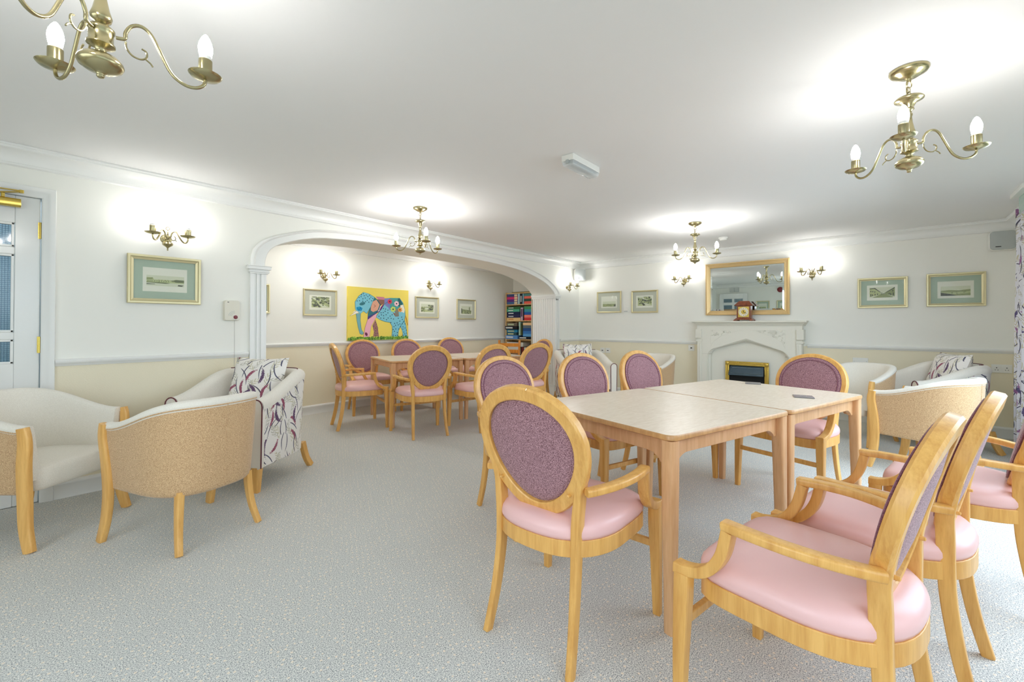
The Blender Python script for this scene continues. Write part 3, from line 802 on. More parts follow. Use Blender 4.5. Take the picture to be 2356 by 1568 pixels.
# ------------------------------------------------------------------ chandeliers and wall lights
def bulb_mesh(mb): return mb.lathe([(.0150, -.004), (.0160, .004), (.0178, .014), (.0186, .022), (.0178, .032), (.0150, .043), (.0105, .054), (.0055, .062), (.0008, .066)], 14)
def arm_path(): return cat([(.030, 1.928), (.048, 1.932), (.050, 1.950), (.062, 1.972), (.083, 1.980), (.104, 1.965), (.125, 1.922), (.150, 1.872), (.180, 1.850), (.208, 1.850), (.227, 1.865), (.230, 1.884)], 4)
def fitting_arm(root, az, pth, cup, scroll, tube_h=.054, bm_=None):
    Mz = Matrix.Rotation(az, 4, 'Z')
    mb = MB().tube([(r, 0, z) for r, z in pth], .0048, 8, M=Mz, up=(0, 1, 0))
    mb.tube([(r, 0, z) for r, z in cat(scroll[0], 4)], .0026, 6, M=Mz, up=(0, 1, 0), scales=None)
    mb.tube([(r, 0, z) for r, z in cat(scroll[1], 4)], .0022, 6, M=Mz, up=(0, 1, 0))
    arm = mb.build('arm', BRASS, root, smooth=True, ang=60)
    r, z = cup; T = Mz @ Matrix.Translation((r, 0, z))
    MB().lathe([(.003, -.006), (.010, -.005), (.022, -.002), (.036, .002), (.041, .007), (.043, .010), (.040, .011), (.033, .006), (.018, .003), (.003, .003)], 22, M=T).build('drip_pan', BRASS, arm, smooth=True)
    MB().lathe([(.017, .003), (.0175, .004), (.0175, tube_h), (.0165, tube_h+.001), (.012, tube_h+.001)], 16, M=T).build('candle_tube', BRASS, arm, smooth=True)
    MB().lathe([(.0155, tube_h), (.0155, tube_h+.012), (.012, tube_h+.013)], 14, M=T).build('bulb_base', OPAL, arm, smooth=True)
    bulb_mesh(MB().add([], [])).build('bulb', bm_ or BULBM, arm, smooth=True, ang=80).data.transform(T @ Matrix.Translation((0, 0, tube_h+.012)))
def make_chandelier():
    root = empty('chandelier')
    MB().lathe([(.0005, 2.199), (.008, 2.200), (.011, 2.208), (.018, 2.212), (.030, 2.214), (.040, 2.220), (.050, 2.226), (.062, 2.232), (.067, 2.240), (.067, 2.2475), (.001, 2.2475)], 30).build('ceiling_rose', BRASS, root, smooth=True)
    mb = MB()
    mb.tube([(0, .015*cos(a), 2.186+.015*sin(a)) for a in [2*pi*k/16 for k in range(16)]], .0022, 6, loop=True, up=(1, 0, 0))
    for k, zc in enumerate((2.162, 2.142)):
        mb.tube([((.006*cos(a)) if k % 2 else 0, 0 if k % 2 else .006*cos(a), zc+.013*sin(a)) for a in [2*pi*j/12 for j in range(12)]], .0018, 6, loop=True, up=(0, 1, 0) if k % 2 else (1, 0, 0))
    mb.tube(cat([(.004, 0, 2.20), (.008, .002, 2.17), (.003, .004, 2.13)], 4), .0028, 6, up=(0, 1, 0))
    mb.build('chain', BRASS, root, smooth=True)
    MB().lathe([(.001, 2.136), (.010, 2.134), (.030, 2.132), (.044, 2.128), (.050, 2.121), (.049, 2.117), (.034, 2.112), (.024, 2.104), (.018, 2.092), (.014, 2.084), (.017, 2.080), (.017, 2.076), (.010, 2.070), (.008, 2.062), (.012, 2.058), (.012, 2.052), (.0095, 2.045), (.012, 2.02), (.018, 1.99), (.0235, 1.972), (.021, 1.962), (.010, 1.955), (.016, 1.950), (.022, 1.947), (.024, 1.943),
              (.029, 1.940), (.029, 1.934), (.026, 1.931), (.026, 1.904), (.030, 1.900), (.030, 1.895), (.022, 1.891), (.016, 1.888), (.012, 1.883), (.012, 1.876), (.022, 1.872), (.038, 1.864), (.047, 1.853), (.049, 1.846), (.045, 1.837), (.032, 1.828), (.016, 1.823), (.010, 1.820), (.008, 1.815), (.009, 1.812), (.006, 1.808), (.0005, 1.807)], 30).build('column', BRASS, root, smooth=True, ang=60)
    sc = ([(.050, 1.925), (.052, 1.908), (.064, 1.892), (.082, 1.888), (.094, 1.897), (.094, 1.912), (.084, 1.918)], [(.092, 1.892), (.103, 1.884), (.108, 1.876)])
    for k in range(3): fitting_arm(root, 2*pi*k/3, arm_path(), (.230, 1.886), sc)
    return root
ch = make_chandelier(); GCH = 'three armed brass chandeliers'
for i, (x, y, a, lab) in enumerate(((2.529, -.085, 54, 'brass three armed chandelier hanging at the upper right of the ceiling'),
        (2.585, 3.324, 5, 'brass chandelier hanging in front of the arch'), (4.841, 1.538, 22, 'brass chandelier hanging left of the gilt mirror'),
        (.180, 1.600, -12, 'largest brass chandelier cut by the top left picture edge'))):
    o = ch if i == 0 else copy_tree(ch); o.location = (x, y, 0); o.rotation_euler = (0, 0, radians(a)); tag(o, lab, 'chandelier', GCH)
    if i in (1, 2):
        for arm_ in o.children:
            for b_ in arm_.children:
                if b_.name.split('.')[0] == 'bulb': b_.data = b_.data.copy(); b_.data.materials[0] = BULBF
def make_sconce():
    """local: wall at y=0, room towards -y"""
    root = empty('wall_light')
    MB().lathe([(.001, -.006), (.024, -.006), (.030, -.002), (.032, 0), (.032, .001), (.001, .001)], 20, M=Matrix.Rotation(radians(90), 4, 'X') @ Matrix.Scale(-1, 4, (0, 0, 1))).build('wall_plate', BRASS, root, smooth=True)
    MB().tube([(0, .0, 0), (0, -.045, 0)], .008, 10).build('bracket', BRASS, root, smooth=True)
    T = Matrix.Translation((0, -.045, 0))
    mb = MB().lathe([(.0005, -.082), (.004, -.080), (.005, -.074), (.003, -.069), (.006, -.062), (.014, -.055), (.026, -.047), (.030, -.038), (.026, -.029), (.014, -.023), (.005, -.018), (.005, -.012), (.011, -.004), (.013, .006), (.009, .014), (.004, .022), (.006, .028), (.003, .034), (.005, .042), (.003, .050), (.0005, .054)], 20, M=T)
    mb.tube([(.010*cos(a), -.045, .064+.010*sin(a)) for a in [2*pi*k/14 for k in range(14)]], .0022, 6, loop=True, up=(0, 1, 0))
    mb.build('column', BRASS, root, smooth=True)
    pth = cat([(.010, .004), (.018, .010), (.024, .032), (.040, .046), (.056, .036), (.072, .002), (.092, -.024), (.110, -.026), (.119, -.010), (.120, .006)], 4)
    sc = ([(.018, .004), (.022, -.008), (.036, -.014), (.046, -.006), (.045, .008), (.038, .012)], [(.044, -.010), (.050, -.016), (.052, -.020)])
    for az in (radians(-40), radians(-140)):
        sub = empty('tmp')
        fitting_arm(root, az, pth, (.120, .008), sc, .050, BULBW); bpy.data.objects.remove(sub)
    for ch_ in root.children:
        if ch_.name.startswith('arm'):
            for q in [ch_]+list(ch_.children): q.data.transform(T)
    return root
sc0 = make_sconce(); GS = 'two armed brass wall lights'
for i, (x, y, z, a, lab) in enumerate(((.838, V, 1.790, 0, 'brass two armed wall light above the large framed print by the white door'),
        (2.790, YA, 1.780, 0, 'brass wall light on the alcove wall left of the elephant painting'),
        (4.530, YA, 1.780, 0, 'brass wall light on the alcove wall right of the elephant painting'),
        (6.350, V, 1.800, 0, 'brass wall light between the fluted column and the corner speaker'),
        (U, 2.290, 1.822, -90, 'brass wall light left of the gilt mirror'),
        (U, .690, 1.818, -90, 'brass wall light right of the gilt mirror'))):
    o = sc0 if i == 0 else copy_tree(sc0); o.scale = (1.14,)*3; o.location = (x, y-.0, z); o.rotation_euler = (0, 0, radians(a)); tag(o, lab, 'wall light', GS)

# ------------------------------------------------------------------ framed prints
_cm = {}
def cmat(c):
    if c not in _cm: _cm[c] = mat('paint_%02x%02x%02x' % c, c, .7, spec=.25)
    return _cm[c]
def flat_art(name, parent, polys, W, Hh, y0, step=.00035):
    """polys: (colour, [(u,v)...]) with u right, v up, in 0..1"""
    mb = MB(); mats = []; cols = {}
    for k, (c, pts) in enumerate(polys):
        if c not in cols: cols[c] = len(mats); mats.append(cmat(c))
        y = y0-step*(k % 7)*.5-step*(k/len(polys))*6
        mb.add([((u-.5)*W, y, (v_-.5)*Hh) for u, v_ in pts], [tuple(range(len(pts)))], cols[c])
    return mb.build(name, mats, parent)
def ell(cx, cy, rx, ry, n=10, a0=0): return [(cx+rx*cos(2*pi*i/n+a0), cy+ry*sin(2*pi*i/n+a0)) for i in range(n)]
G_D, G_M, G_L, G_P, G_K = (92, 104, 58), (136, 148, 92), (178, 188, 132), (206, 212, 184), (58, 66, 46)
def blobs(rng, n, x0, x1, y0, y1, r, cs):
    out = []
    for _ in range(n):
        x, y, q = rng.uniform(x0, x1), rng.uniform(y0, y1), rng.uniform(.4, 1)*r
        out.append((rng.choice(cs), [(min(1, max(0, a)), min(1, max(0, b))) for a, b in ell(x, y, q, q*1.3, 7, rng.random()*6)]))
    return out
def print_polys(kind, seed):
    g = random.Random(seed); P = [(G_P, [(0, 0), (1, 0), (1, 1), (0, 1)])]
    if kind == 'terrace':      # long building, open ground in front
        P += [(G_L, [(0, .28), (1, .34), (1, .60), (.8, .68), (.66, .60), (.5, .62), (.2, .60), (.16, .78), (0, .80)]), (G_D, [(.62, .55), (.78, .68), (1, .66), (1, .42), (.8, .40)]),
              (G_M, [(0, .72), (.16, .80), (.16, .60), (0, .58)])]
        P += [(G_D, [(x, .42), (x+.02, .42), (x+.02, .50), (x, .50)]) for x in [.03, .08, .13, .2, .26, .32, .38, .44, .50, .56]]
        P += [(G_D, [(0, .30), (.5, .24), (.62, .30), (.5, .35), (0, .36)]), (G_K, [(0, .12), (.22, .15), (.22, .19), (0, .20)]), (G_K, [(.82, .06), (.94, .04), (.99, .16), (.84, .20)])]+blobs(g, 14, .3, 1, .36, .60, .03, [G_D, G_M])
    elif kind == 'street':
        P += [(G_L, [(0, .08), (.44, .30), (.44, .50), (.22, .93), (0, .95)]), (G_M, [(1, .1), (.62, .32), (.62, .48), (1, .98)]), (G_M, [(.1, 0), (.5, .38), (.56, .38), (.95, .06), (.9, 0)]), (G_K, [(.0, .90), (.22, .95), (.46, .50), (.43, .50), (.2, .86), (0, .84)]),
              (G_K, [(1, .98), (.64, .50), (.68, .50), (1, .88)])]
        P += [(G_K, [(x, y), (x+.04, y+.01), (x+.04, y+h_), (x, y+h_)]) for x, y, h_ in ((.03, .12, .25), (.10, .16, .18), (.03, .55, .14), (.11, .54, .12), (.19, .5, .12), (.2, .2, .18), (.30, .26, .14), (.92, .15, .3), (.82, .22, .18), (.9, .55, .15), (.76, .30, .12))]+blobs(g, 10, .45, .62, .28, .46, .03, [G_K, G_D])
    elif kind == 'valley':
        P += [(G_M, [(0, .55), (.3, .62), (.6, .55), (1, .66), (1, 0), (0, 0)]), (G_L, [(0, .40), (.4, .36), (1, .44), (1, .26), (.5, .16), (0, .30)]), (G_K, [(0, 0), (.55, .0), (.35, .18), (.12, .30), (0, .38)])]+blobs(g, 26, .35, 1, .12, .5, .035, [G_D, G_L, G_M])
    elif kind == 'panorama':
        P += [(G_M, [(0, .52), (1, .50), (1, 0), (0, 0)])]+blobs(g, 60, 0, 1, .02, .5, .05, [G_D, G_L, G_L, G_M])+[(G_K, [(.84, .0), (1, .0), (1, .5), (.9, .36)])]
    elif kind == 'woods':
        P += [(G_L, [(0, .6), (1, .6), (1, 0), (0, 0)])]+blobs(g, 95, 0, 1, .15, 1, .09, [G_D, G_M, G_L, G_M, G_K])+[(G_P, [(.4, .32), (.62, .28), (1, .05), (.6, .0), (.5, .18)]), (G_K, [(.25, .55), (.32, .42), (.52, .04), (.40, .0), (.22, .40)])]+blobs(g, 12, .5, 1, .1, .4, .05, [G_D, G_M])
    elif kind == 'village':
        P += [(G_L, [(0, .62), (.4, .66), (.7, .62), (1, .62), (1, 0), (0, 0)])]+blobs(g, 24, .0, .3, .0, .6, .07, [G_D, G_M])+blobs(g, 34, .6, 1, .3, .85, .08, [G_D, G_K, G_M])+[(G_P, [(.3, .5), (.5, .62), (.62, .45), (.6, .3), (.32, .3)]), (G_D, [(.28, .52), (.5, .66), (.66, .44), (.5, .58)]), (G_K, [(.5, .30), (.95, .34), (.9, .22), (.55, .2)])]
    elif kind == 'church':
        P += [(G_M, [(0, .6), (1, .45), (1, 0), (0, 0)]), (G_D, [(.76, .4), (.76, .8), (.80, .98), (.84, .8), (.84, .4)]), (G_K, [(0, .1), (.08, .12), (.08, .66), (0, .7)])]+blobs(g, 50, .08, 1, .02, .5, .05, [G_K, G_L, G_D, G_L])
    return P
MAT_G, MAT_P = (164, 184, 162), (190, 194, 176)
def framed(label, wall, a, b, z0, z1, kind, mat_c=MAT_G, fw=.026, art=(.28, .30), img=(.1, .92, .16, .62), grp='framed prints in gilt frames', seed=1):
    W, Hh, zc, c = abs(b-a), z1-z0, (z0+z1)/2, (a+b)/2
    loc, rz = {'L': ((c, V, zc), 0), 'A': ((c, YA, zc), 0), 'E': ((U, c, zc), radians(-90)), 'R': ((XB, c, zc), radians(90))}[wall]
    root = empty('framed_print', loc, rz); tag(root, label, 'picture', grp)
    prof = [(0, 0), (0, -.020), (.004, -.026), (fw*.42, -.026), (fw*.60, -.018), (fw, -.013), (fw, -.004)]
    mb = MB(); rings = []
    for o_, y in prof:
        rings.append([(-W/2+o_, y, -Hh/2+o_), (W/2-o_, y, -Hh/2+o_), (W/2-o_, y, Hh/2-o_), (-W/2+o_, y, Hh/2-o_)])
    mb.loft(rings, caps=False); mb.add(rings[0], [(0, 1, 2, 3)]); mb.build('frame', GOLD, root)
    w2, h2 = W-2*fw, Hh-2*fw
    MB().box((-w2/2-.002, -.006, -h2/2-.002), (w2/2+.002, -.004, h2/2+.002)).build('mount', cmat(mat_c), root)
    pw, ph = w2*(1-art[0]), h2*(1-art[1]*1.25)
    paper = MB().box((-pw/2, -.0072, -ph/2), (pw/2, -.006, ph/2)).build('print_paper', cmat((226, 228, 212)), root)
    iw, ih = pw*(img[1]-img[0]), ph*(img[3]-img[2])
    o = flat_art('printed_scene', paper, print_polys(kind, seed), iw, ih, -.0074, .00012)
    o.data.transform(Matrix.Translation((pw*((img[0]+img[1])/2-.5), 0, ph*((img[2]+img[3])/2-.5))))
    MB().box((-w2/2, -.0125, -h2/2), (w2/2, -.0115, h2/2)).build('glazing', GL_PIC, root)
framed('large gilt framed print of a long terrace, below the wall light near the white door', 'L', .614, 1.058, 1.301, 1.657, 'terrace', fw=.036, img=(.08, .93, .24, .68))
framed('gilt framed print half hidden behind the left arch column', 'A', 1.66, 2.128, 1.276, 1.625, 'street', fw=.03)
framed('gilt framed woodland print left of the elephant painting', 'A', 2.524, 2.971, 1.259, 1.604, 'woods', MAT_P, .022, img=(.10, .92, .16, .90), seed=3)
framed('gilt framed village print right of the elephant painting', 'A', 4.265, 4.733, 1.254, 1.595, 'village', MAT_P, .022, img=(.10, .92, .12, .80), seed=4)
framed('smallest darker framed church print, nearest the game shelf', 'A', 5.137, 5.591, 1.242, 1.595, 'church', MAT_P, .022, img=(.10, .92, .10, .80), seed=5)
framed('framed print with low wide landscape strip, nearest the corner on the fireplace wall', 'E', 3.775, 3.324, 1.360, 1.720, 'panorama', MAT_P, .022, img=(.10, .92, .12, .56), seed=6)
framed('framed print of leafy trees, second from the corner on the fireplace wall', 'E', 3.143, 2.700, 1.350, 1.710, 'woods', MAT_P, .024, img=(.10, .92, .16, .90), seed=7)
framed('framed print of a village street, right of the mirror', 'E', .239, -.212, 1.364, 1.719, 'street', fw=.034, img=(.09, .91, .18, .86), seed=8)
framed('framed print of an open valley, nearest the curtain', 'E', -.366, -.822, 1.367, 1.729, 'valley', fw=.034, img=(.09, .91, .14, .70), seed=9)
framed('green mounted print seen only in the mirror, nearer the rear door', 'R', 2.63, 2.99, 1.36, 1.70, 'panorama', seed=10)
framed('green mounted print seen only at the right edge of the mirror', 'R', 2.02, 2.44, 1.36, 1.70, 'valley', seed=11)

# ------------------------------------------------------------------ elephant painting on canvas
ep = empty('elephant_painting', (3.617, YA, 1.2995)); tag(ep, 'unframed yellow canvas with a patchwork elephant on grass', 'painting')
EW, EH = 1.0, .745
MB().box((-EW/2, -.032, -EH/2), (EW/2, -.001, EH/2)).build('canvas', cmat((236, 216, 104)), ep, bevel=.002)
TL, TR, BL, BR = (185, 180), (1550, 275), (150, 1400), (1530, 1350)
def inv(p):
    u = v_ = .5
    for _ in range(20):
        x = (1-v_)*((1-u)*TL[0]+u*TR[0])+v_*((1-u)*BL[0]+u*BR[0]); y = (1-v_)*((1-u)*TL[1]+u*TR[1])+v_*((1-u)*BL[1]+u*BR[1])
        u += (p[0]-x)/1370; v_ += (p[1]-y)/1140
    return (min(.998, max(.002, u)), 1-min(.998, max(.002, v_)))
BLUE, TEAL, DARK, PINK, PEACH = (126, 198, 216), (60, 120, 130), (34, 58, 84), (222, 164, 182), (220, 166, 140)
EP = []
def ad(c, *p): EP.append((c, [inv(q) for q in p]))
def ring_line(c, pts, w_=7, closed=True):
    n = len(pts)
    for i in range(n if closed else n-1):
        a, b = pts[i], pts[(i+1) % n]; dx, dy = b[0]-a[0], b[1]-a[1]; L = math.hypot(dx, dy) or 1; nx, ny = -dy/L*w_/2, dx/L*w_/2
        ad(c, (a[0]+nx, a[1]+ny), (b[0]+nx, b[1]+ny), (b[0]-nx, b[1]-ny), (a[0]-nx, a[1]-ny))
leg2 = [(680, 1060), (750, 920), (800, 1100), (822, 1300), (690, 1305), (712, 1200)]
ad((160, 116, 110), *leg2)
back2 = [(1330, 1070), (1440, 930), (1475, 1060), (1505, 1300), (1370, 1320), (1392, 1230), (1370, 1150)]
ad(BLUE, *back2); ring_line(DARK, back2, 6)
body = [(770, 870), (780, 830), (880, 700), (960, 570), (1100, 500), (1320, 440), (1400, 540), (1450, 690), (1460, 820), (1435, 930), (1330, 1070), (1290, 1160), (1262, 1325), (1115, 1330), (1132, 1200), (1135, 1070), (1085, 985), (960, 965), (850, 925)]
ad(BLUE, *body); ring_line(TEAL, body, 9)
ad((128, 134, 190), (955, 450), (1085, 440), (1095, 560), (1085, 730), (1050, 655), (1000, 620), (955, 580))
ad((82, 160, 158), (1080, 438), (1320, 440), (1400, 560), (1400, 700), (1250, 760), (1090, 700))
ad((44, 100, 104), (1280, 455), (1325, 445), (1400, 560), (1370, 640), (1290, 620))
ad((238, 232, 214), (1340, 600), (1410, 590), (1450, 700), (1430, 770), (1340, 740))
ad((150, 92, 70), (1150, 760), (1240, 800), (1290, 850), (1210, 850)); ad((130, 132, 122), (1215, 680), (1290, 690), (1300, 845), (1200, 840)); ad((128, 48, 44), (1300, 765), (1440, 770), (1430, 830), (1300, 830))
ad((206, 130, 150), (760, 410), (960, 420), (960, 480), (840, 490)); ad((146, 104, 90), (800, 470), (960, 480), (960, 560), (870, 610), (820, 560))
head = [(500, 315), (400, 400), (318, 530), (322, 690), (360, 770), (430, 790), (490, 735), (560, 790), (650, 640), (740, 425), (620, 350)]
ad(BLUE, *head); ring_line(TEAL, head, 8)
ad((120, 176, 184), (335, 790), (430, 790), (420, 950), (440, 1150), (485, 1225), (455, 1262), (405, 1240), (372, 1100), (350, 950)); ring_line(TEAL, [(335, 790), (350, 950), (372, 1100), (405, 1240), (455, 1262), (485, 1225), (440, 1150), (420, 950), (430, 790)], 7, False)
ad((40, 150, 196), (345, 650), (420, 630), (475, 670), (450, 730), (380, 735), (345, 700)); ring_line((24, 92, 140), [(360, 660), (400, 715), (430, 650), (450, 715)], 8, False)
ad((196, 186, 160), (560, 520), (640, 490), (650, 560), (540, 660), (500, 720), (480, 690))
ad((124, 74, 96), (545, 690), (575, 590), (665, 545), (620, 640))
ear = [(740, 430), (800, 480), (870, 590), (830, 700), (750, 790), (580, 910), (590, 780), (650, 640)]
ad(TEAL, *ear); ring_line((30, 84, 84), ear, 8)
ad(PEACH, (700, 520), (780, 480), (850, 590), (800, 715), (700, 755), (650, 720), (655, 640)); ring_line((120, 80, 70), [(720, 590), (760, 620), (720, 650)], 7, False); ring_line((120, 80, 70), [(860, 590), (790, 625), (850, 655)], 7, False)
ad((74, 66, 140), (575, 925), (580, 860), (750, 780), (830, 700), (850, 740), (700, 830)); ad((112, 44, 120), (820, 740), (880, 640), (950, 560), (945, 600), (880, 700))
ad((238, 222, 232), (800, 745), (870, 610), (885, 620), (830, 735))
leg1 = [(575, 925), (700, 840), (780, 780), (770, 860), (650, 1070), (605, 1310), (480, 1315), (520, 1090)]
ad((236, 180, 194), *leg1); ring_line((150, 90, 110), leg1, 6)
for cx, cy in ((680, 925), (605, 1045), (568, 1150), (540, 1250)): ad((122, 56, 88), *[(cx+30*cos(a)+8*sin(a), cy+42*sin(a)) for a in [2*pi*k/9 for k in range(9)]]); ad((236, 180, 194), *[(cx+16*cos(a), cy+26*sin(a)) for a in [2*pi*k/9 for k in range(9)]])
ad((244, 240, 228), (395, 770), (350, 728), (200, 850)); ring_line((180, 160, 130), [(395, 770), (350, 728), (200, 850)], 5); ad((236, 232, 214), (255, 775), (330, 715), (310, 760))
ad(TEAL, *[(470+62*cos(a), 570+34*sin(a)-14*cos(a)) for a in [2*pi*k/14 for k in range(14)]]); ad((214, 232, 236), *[(472+42*cos(a), 574+20*sin(a)-9*cos(a)) for a in [2*pi*k/12 for k in range(12)]])
g_ = random.Random(4)
def inside(p, poly):
    c = False; n = len(poly)
    for i in range(n):
        a, b = poly[i], poly[i-1]
        if (a[1] > p[1]) != (b[1] > p[1]) and p[0] < (b[0]-a[0])*(p[1]-a[1])/(b[1]-a[1])+a[0]: c = not c
    return c
def dotfill(poly, n, x0, x1, y0, y1, r):
    k = 0; pts = []
    for _ in range(n*12):
        p = (g_.uniform(x0, x1), g_.uniform(y0, y1))
        if inside(p, poly) and all(math.hypot(p[0]-q[0], p[1]-q[1]) > r*4 for q in pts):
            pts.append(p); ad(DARK, *[(p[0]+r*cos(a), p[1]+r*sin(a)) for a in [2*pi*j/6 for j in range(6)]])
            if len(pts) >= n: break
dotfill([(790, 850), (960, 620), (1090, 760), (1200, 870), (1400, 860), (1420, 930), (1320, 1060), (1250, 1300), (1140, 1300), (1150, 1050), (1080, 960), (960, 940)], 60, 780, 1430, 600, 1310, 12)
dotfill(back2, 16, 1330, 1500, 930, 1320, 11); dotfill([(500, 330), (400, 420), (340, 520), (650, 560), (720, 440), (620, 370)], 40, 340, 730, 330, 540, 11); dotfill(leg2, 12, 680, 820, 930, 1300, 9)
for cx, cy, c, r in ((1085, 520, (214, 62, 88), 34), (1245, 565, (240, 196, 206), 38), (1160, 690, (196, 218, 110), 40), (1328, 700, (234, 160, 80), 34)):
    for k in range(6): a = 2*pi*k/6+.3; ad(c, *[(cx+r*cos(a)+r*.62*cos(b), cy+r*sin(a)+r*.62*sin(b)) for b in [2*pi*j/8 for j in range(8)]])
    ad((36, 22, 40), *[(cx+15*cos(b), cy+15*sin(b)) for b in [2*pi*j/8 for j in range(8)]])
ring_line((196, 136, 50), [(1460, 830), (1490, 900), (1525, 1040)], 10, False); ring_line((170, 110, 40), [(1465, 840), (1480, 950), (1510, 1050)], 8, False)
o = flat_art('painted_elephant', ep, EP, EW, EH, -.0324, .0005)
gp = []
for k in range(150):
    x = .005+.99*k/150; h_ = g_.uniform(.045, .078)
    gp.append((g_.choice([(126, 176, 60), (92, 146, 52), (158, 200, 84), (70, 112, 48)]), [(x-.008, .003), (min(.997, x+.012), .003), (min(.997, x+.010), h_), (max(.003, x-.004), h_*.9)]))
for k in range(170):
    x, y = g_.uniform(.01, .99), g_.uniform(.008, .06); gp.append((g_.choice([(126, 176, 60), (66, 104, 46), (176, 210, 96)]), ell(x, y, .006, .008, 5)))
flat_art('painted_grass', ep, gp, EW, EH, -.0345, .0003)

# ------------------------------------------------------------------ mirror, fireplace, clock
mi = empty('wall_mirror', (U, 1.458, 1.668)); mi.rotation_euler = (0, 0, radians(-90)); tag(mi, 'wide mirror in a gilt frame above the fireplace', 'mirror')
W, Hh = 1.046, .74; mb = MB(); rings = []; TI = Matrix.Rotation(radians(.70), 4, 'X')
for o_, y in [(0, 0), (0, -.030), (.006, -.040), (.014, -.042), (.020, -.034), (.046, -.022), (.052, -.024), (.060, -.020), (.064, -.012), (.064, -.004)]:
    rings.append([(-W/2+o_, y-.008, -Hh/2+o_), (W/2-o_, y-.008, -Hh/2+o_), (W/2-o_, y-.008, Hh/2-o_), (-W/2+o_, y-.008, Hh/2-o_)])
mb.loft(rings, caps=False, M=TI); mb.add(rings[0], [(0, 1, 2, 3)], M=TI); fr = mb.build('frame', GOLD2, mi)
mb = MB(); k = 0
for (a, b) in (((-W/2, Hh/2), (W/2, Hh/2)), ((W/2, Hh/2), (W/2, -Hh/2)), ((W/2, -Hh/2), (-W/2, -Hh/2)), ((-W/2, -Hh/2), (-W/2, Hh/2))):
    L = math.hypot(b[0]-a[0], b[1]-a[1]); n = int(L/.022); pth = []
    ins = .010; cx_, cz_ = (0, 0)
    for i in range(n+1):
        t_ = i/n; x, z = a[0]+(b[0]-a[0])*t_, a[1]+(b[1]-a[1])*t_
        x *= 1-2*ins/W; z *= 1-2*ins/Hh; pth.append((x, -.050, z))
    mb.sweep(pth, [(.005*cos(q), .005*sin(q)) for q in [2*pi*j/6 for j in range(6)]], (0, 1, 0), [1 if i % 2 else .55 for i in range(n+1)], M=TI)
mb.build('beading', GOLD2, fr, smooth=True)
w2, h2 = W-.124, Hh-.124; bv = .022
mb = MB(); a = [(-w2/2, -.016, -h2/2), (w2/2, -.016, -h2/2), (w2/2, -.016, h2/2), (-w2/2, -.016, h2/2)]; b = [(-w2/2+bv, -.0178, -h2/2+bv), (w2/2-bv, -.0178, -h2/2+bv), (w2/2-bv, -.0178, h2/2-bv), (-w2/2+bv, -.0178, h2/2-bv)]
mb.loft([a, b], caps=False, M=TI); mb.add(b, [(0, 1, 2, 3)], M=TI); mb.build('mirror_glass', MIRROR, mi)

fp = empty('fireplace', (U, 1.425, 0)); fp.rotation_euler = (0, 0, radians(-90)); tag(fp, 'pale stone fireplace surround with pointed arch and carved corners', 'fireplace')
# local: x to the right (towards the window), y=0 wall, -y room
HW, DP = .640, .14
def gothic(k, n=7):
    """opening outline half: from foot to apex, offset inwards by k"""
    hw, sp, ap = .470+k, .700, .940+k*1.1
    pts = [(-hw, 0), (-hw, sp)]
    for i in range(1, n+1):
        a = radians(68*i/n); pts.append((-hw+.125*(1-cos(a)), sp+.155*sin(a)*.86))
    pts.append((0, ap)); return pts
def arch_full(k): h_ = gothic(k); return h_+[(-x, z) for x, z in reversed(h_[:-1])]
mb = MB(); op = arch_full(.030); out = []
n = len(op); top = 1.150
# front slab with the arch cut out, built as strips
for i in range(n-1):
    a, b = op[i], op[i+1]
    if b[0]-a[0] > 1e-5:
        mb.add([(a[0], -DP, a[1]), (b[0], -DP, b[1]), (b[0], -DP, top), (a[0], -DP, top), (a[0], 0, a[1]), (b[0], 0, b[1]), (b[0], 0, top), (a[0], 0, top)], [(0, 1, 2, 3), (4, 5, 1, 0), (7, 6, 5, 4), (3, 2, 6, 7)])
for s_ in (-1, 1): mb.box((s_*.500, -DP, 0), (s_*HW, 0, top))
mb.build('surround', P_STONE, fp)
mb = MB(); rings = []
for k, y in ((.032, -DP-.001), (.026, -DP+.012), (.018, -DP+.012), (.016, -DP+.030), (.006, -DP+.038), (0, -DP+.040), (-.004, -DP+.062), (-.004, -.02)):
    rings.append([(x, y, z) for x, z in arch_full(k)])
mb.loft(rings, closed=False); mb.build('arch_moulding', P_STONE, fp, smooth=True, ang=40)
MB().box((-.50, -.045, 0), (.50, -.02, 1.0)).build('back_panel', P_STONE, fp)
for s_ in (-1, 1):
    mb = MB()
    mb.box((s_*(HW-.065), -DP-.016, 0), (s_*(HW-.005), -DP, .92)); mb.box((s_*(HW-.055), -DP-.024, .02), (s_*(HW-.035), -DP-.016, .90))
    mb.box((s_*(HW-.07), -DP-.020, .92), (s_*(HW+.012), -.0, .95)); mb.box((s_*(HW-.06), -DP-.03, .97), (s_*(HW+.02), -.0, 1.10)); mb.box((s_*(HW-.08), -DP-.02, 0), (s_*(HW+.01), 0, .12))
    mb.build('pilaster_strip', P_STONE, fp, bevel=.004)
for s_ in (-1, 1): MB().box((s_*.452, -DP-.0012, .7445), (s_*(HW+.0006), -DP+.05, .7465)).build('joint_line', cmat((176, 172, 158)), fp)
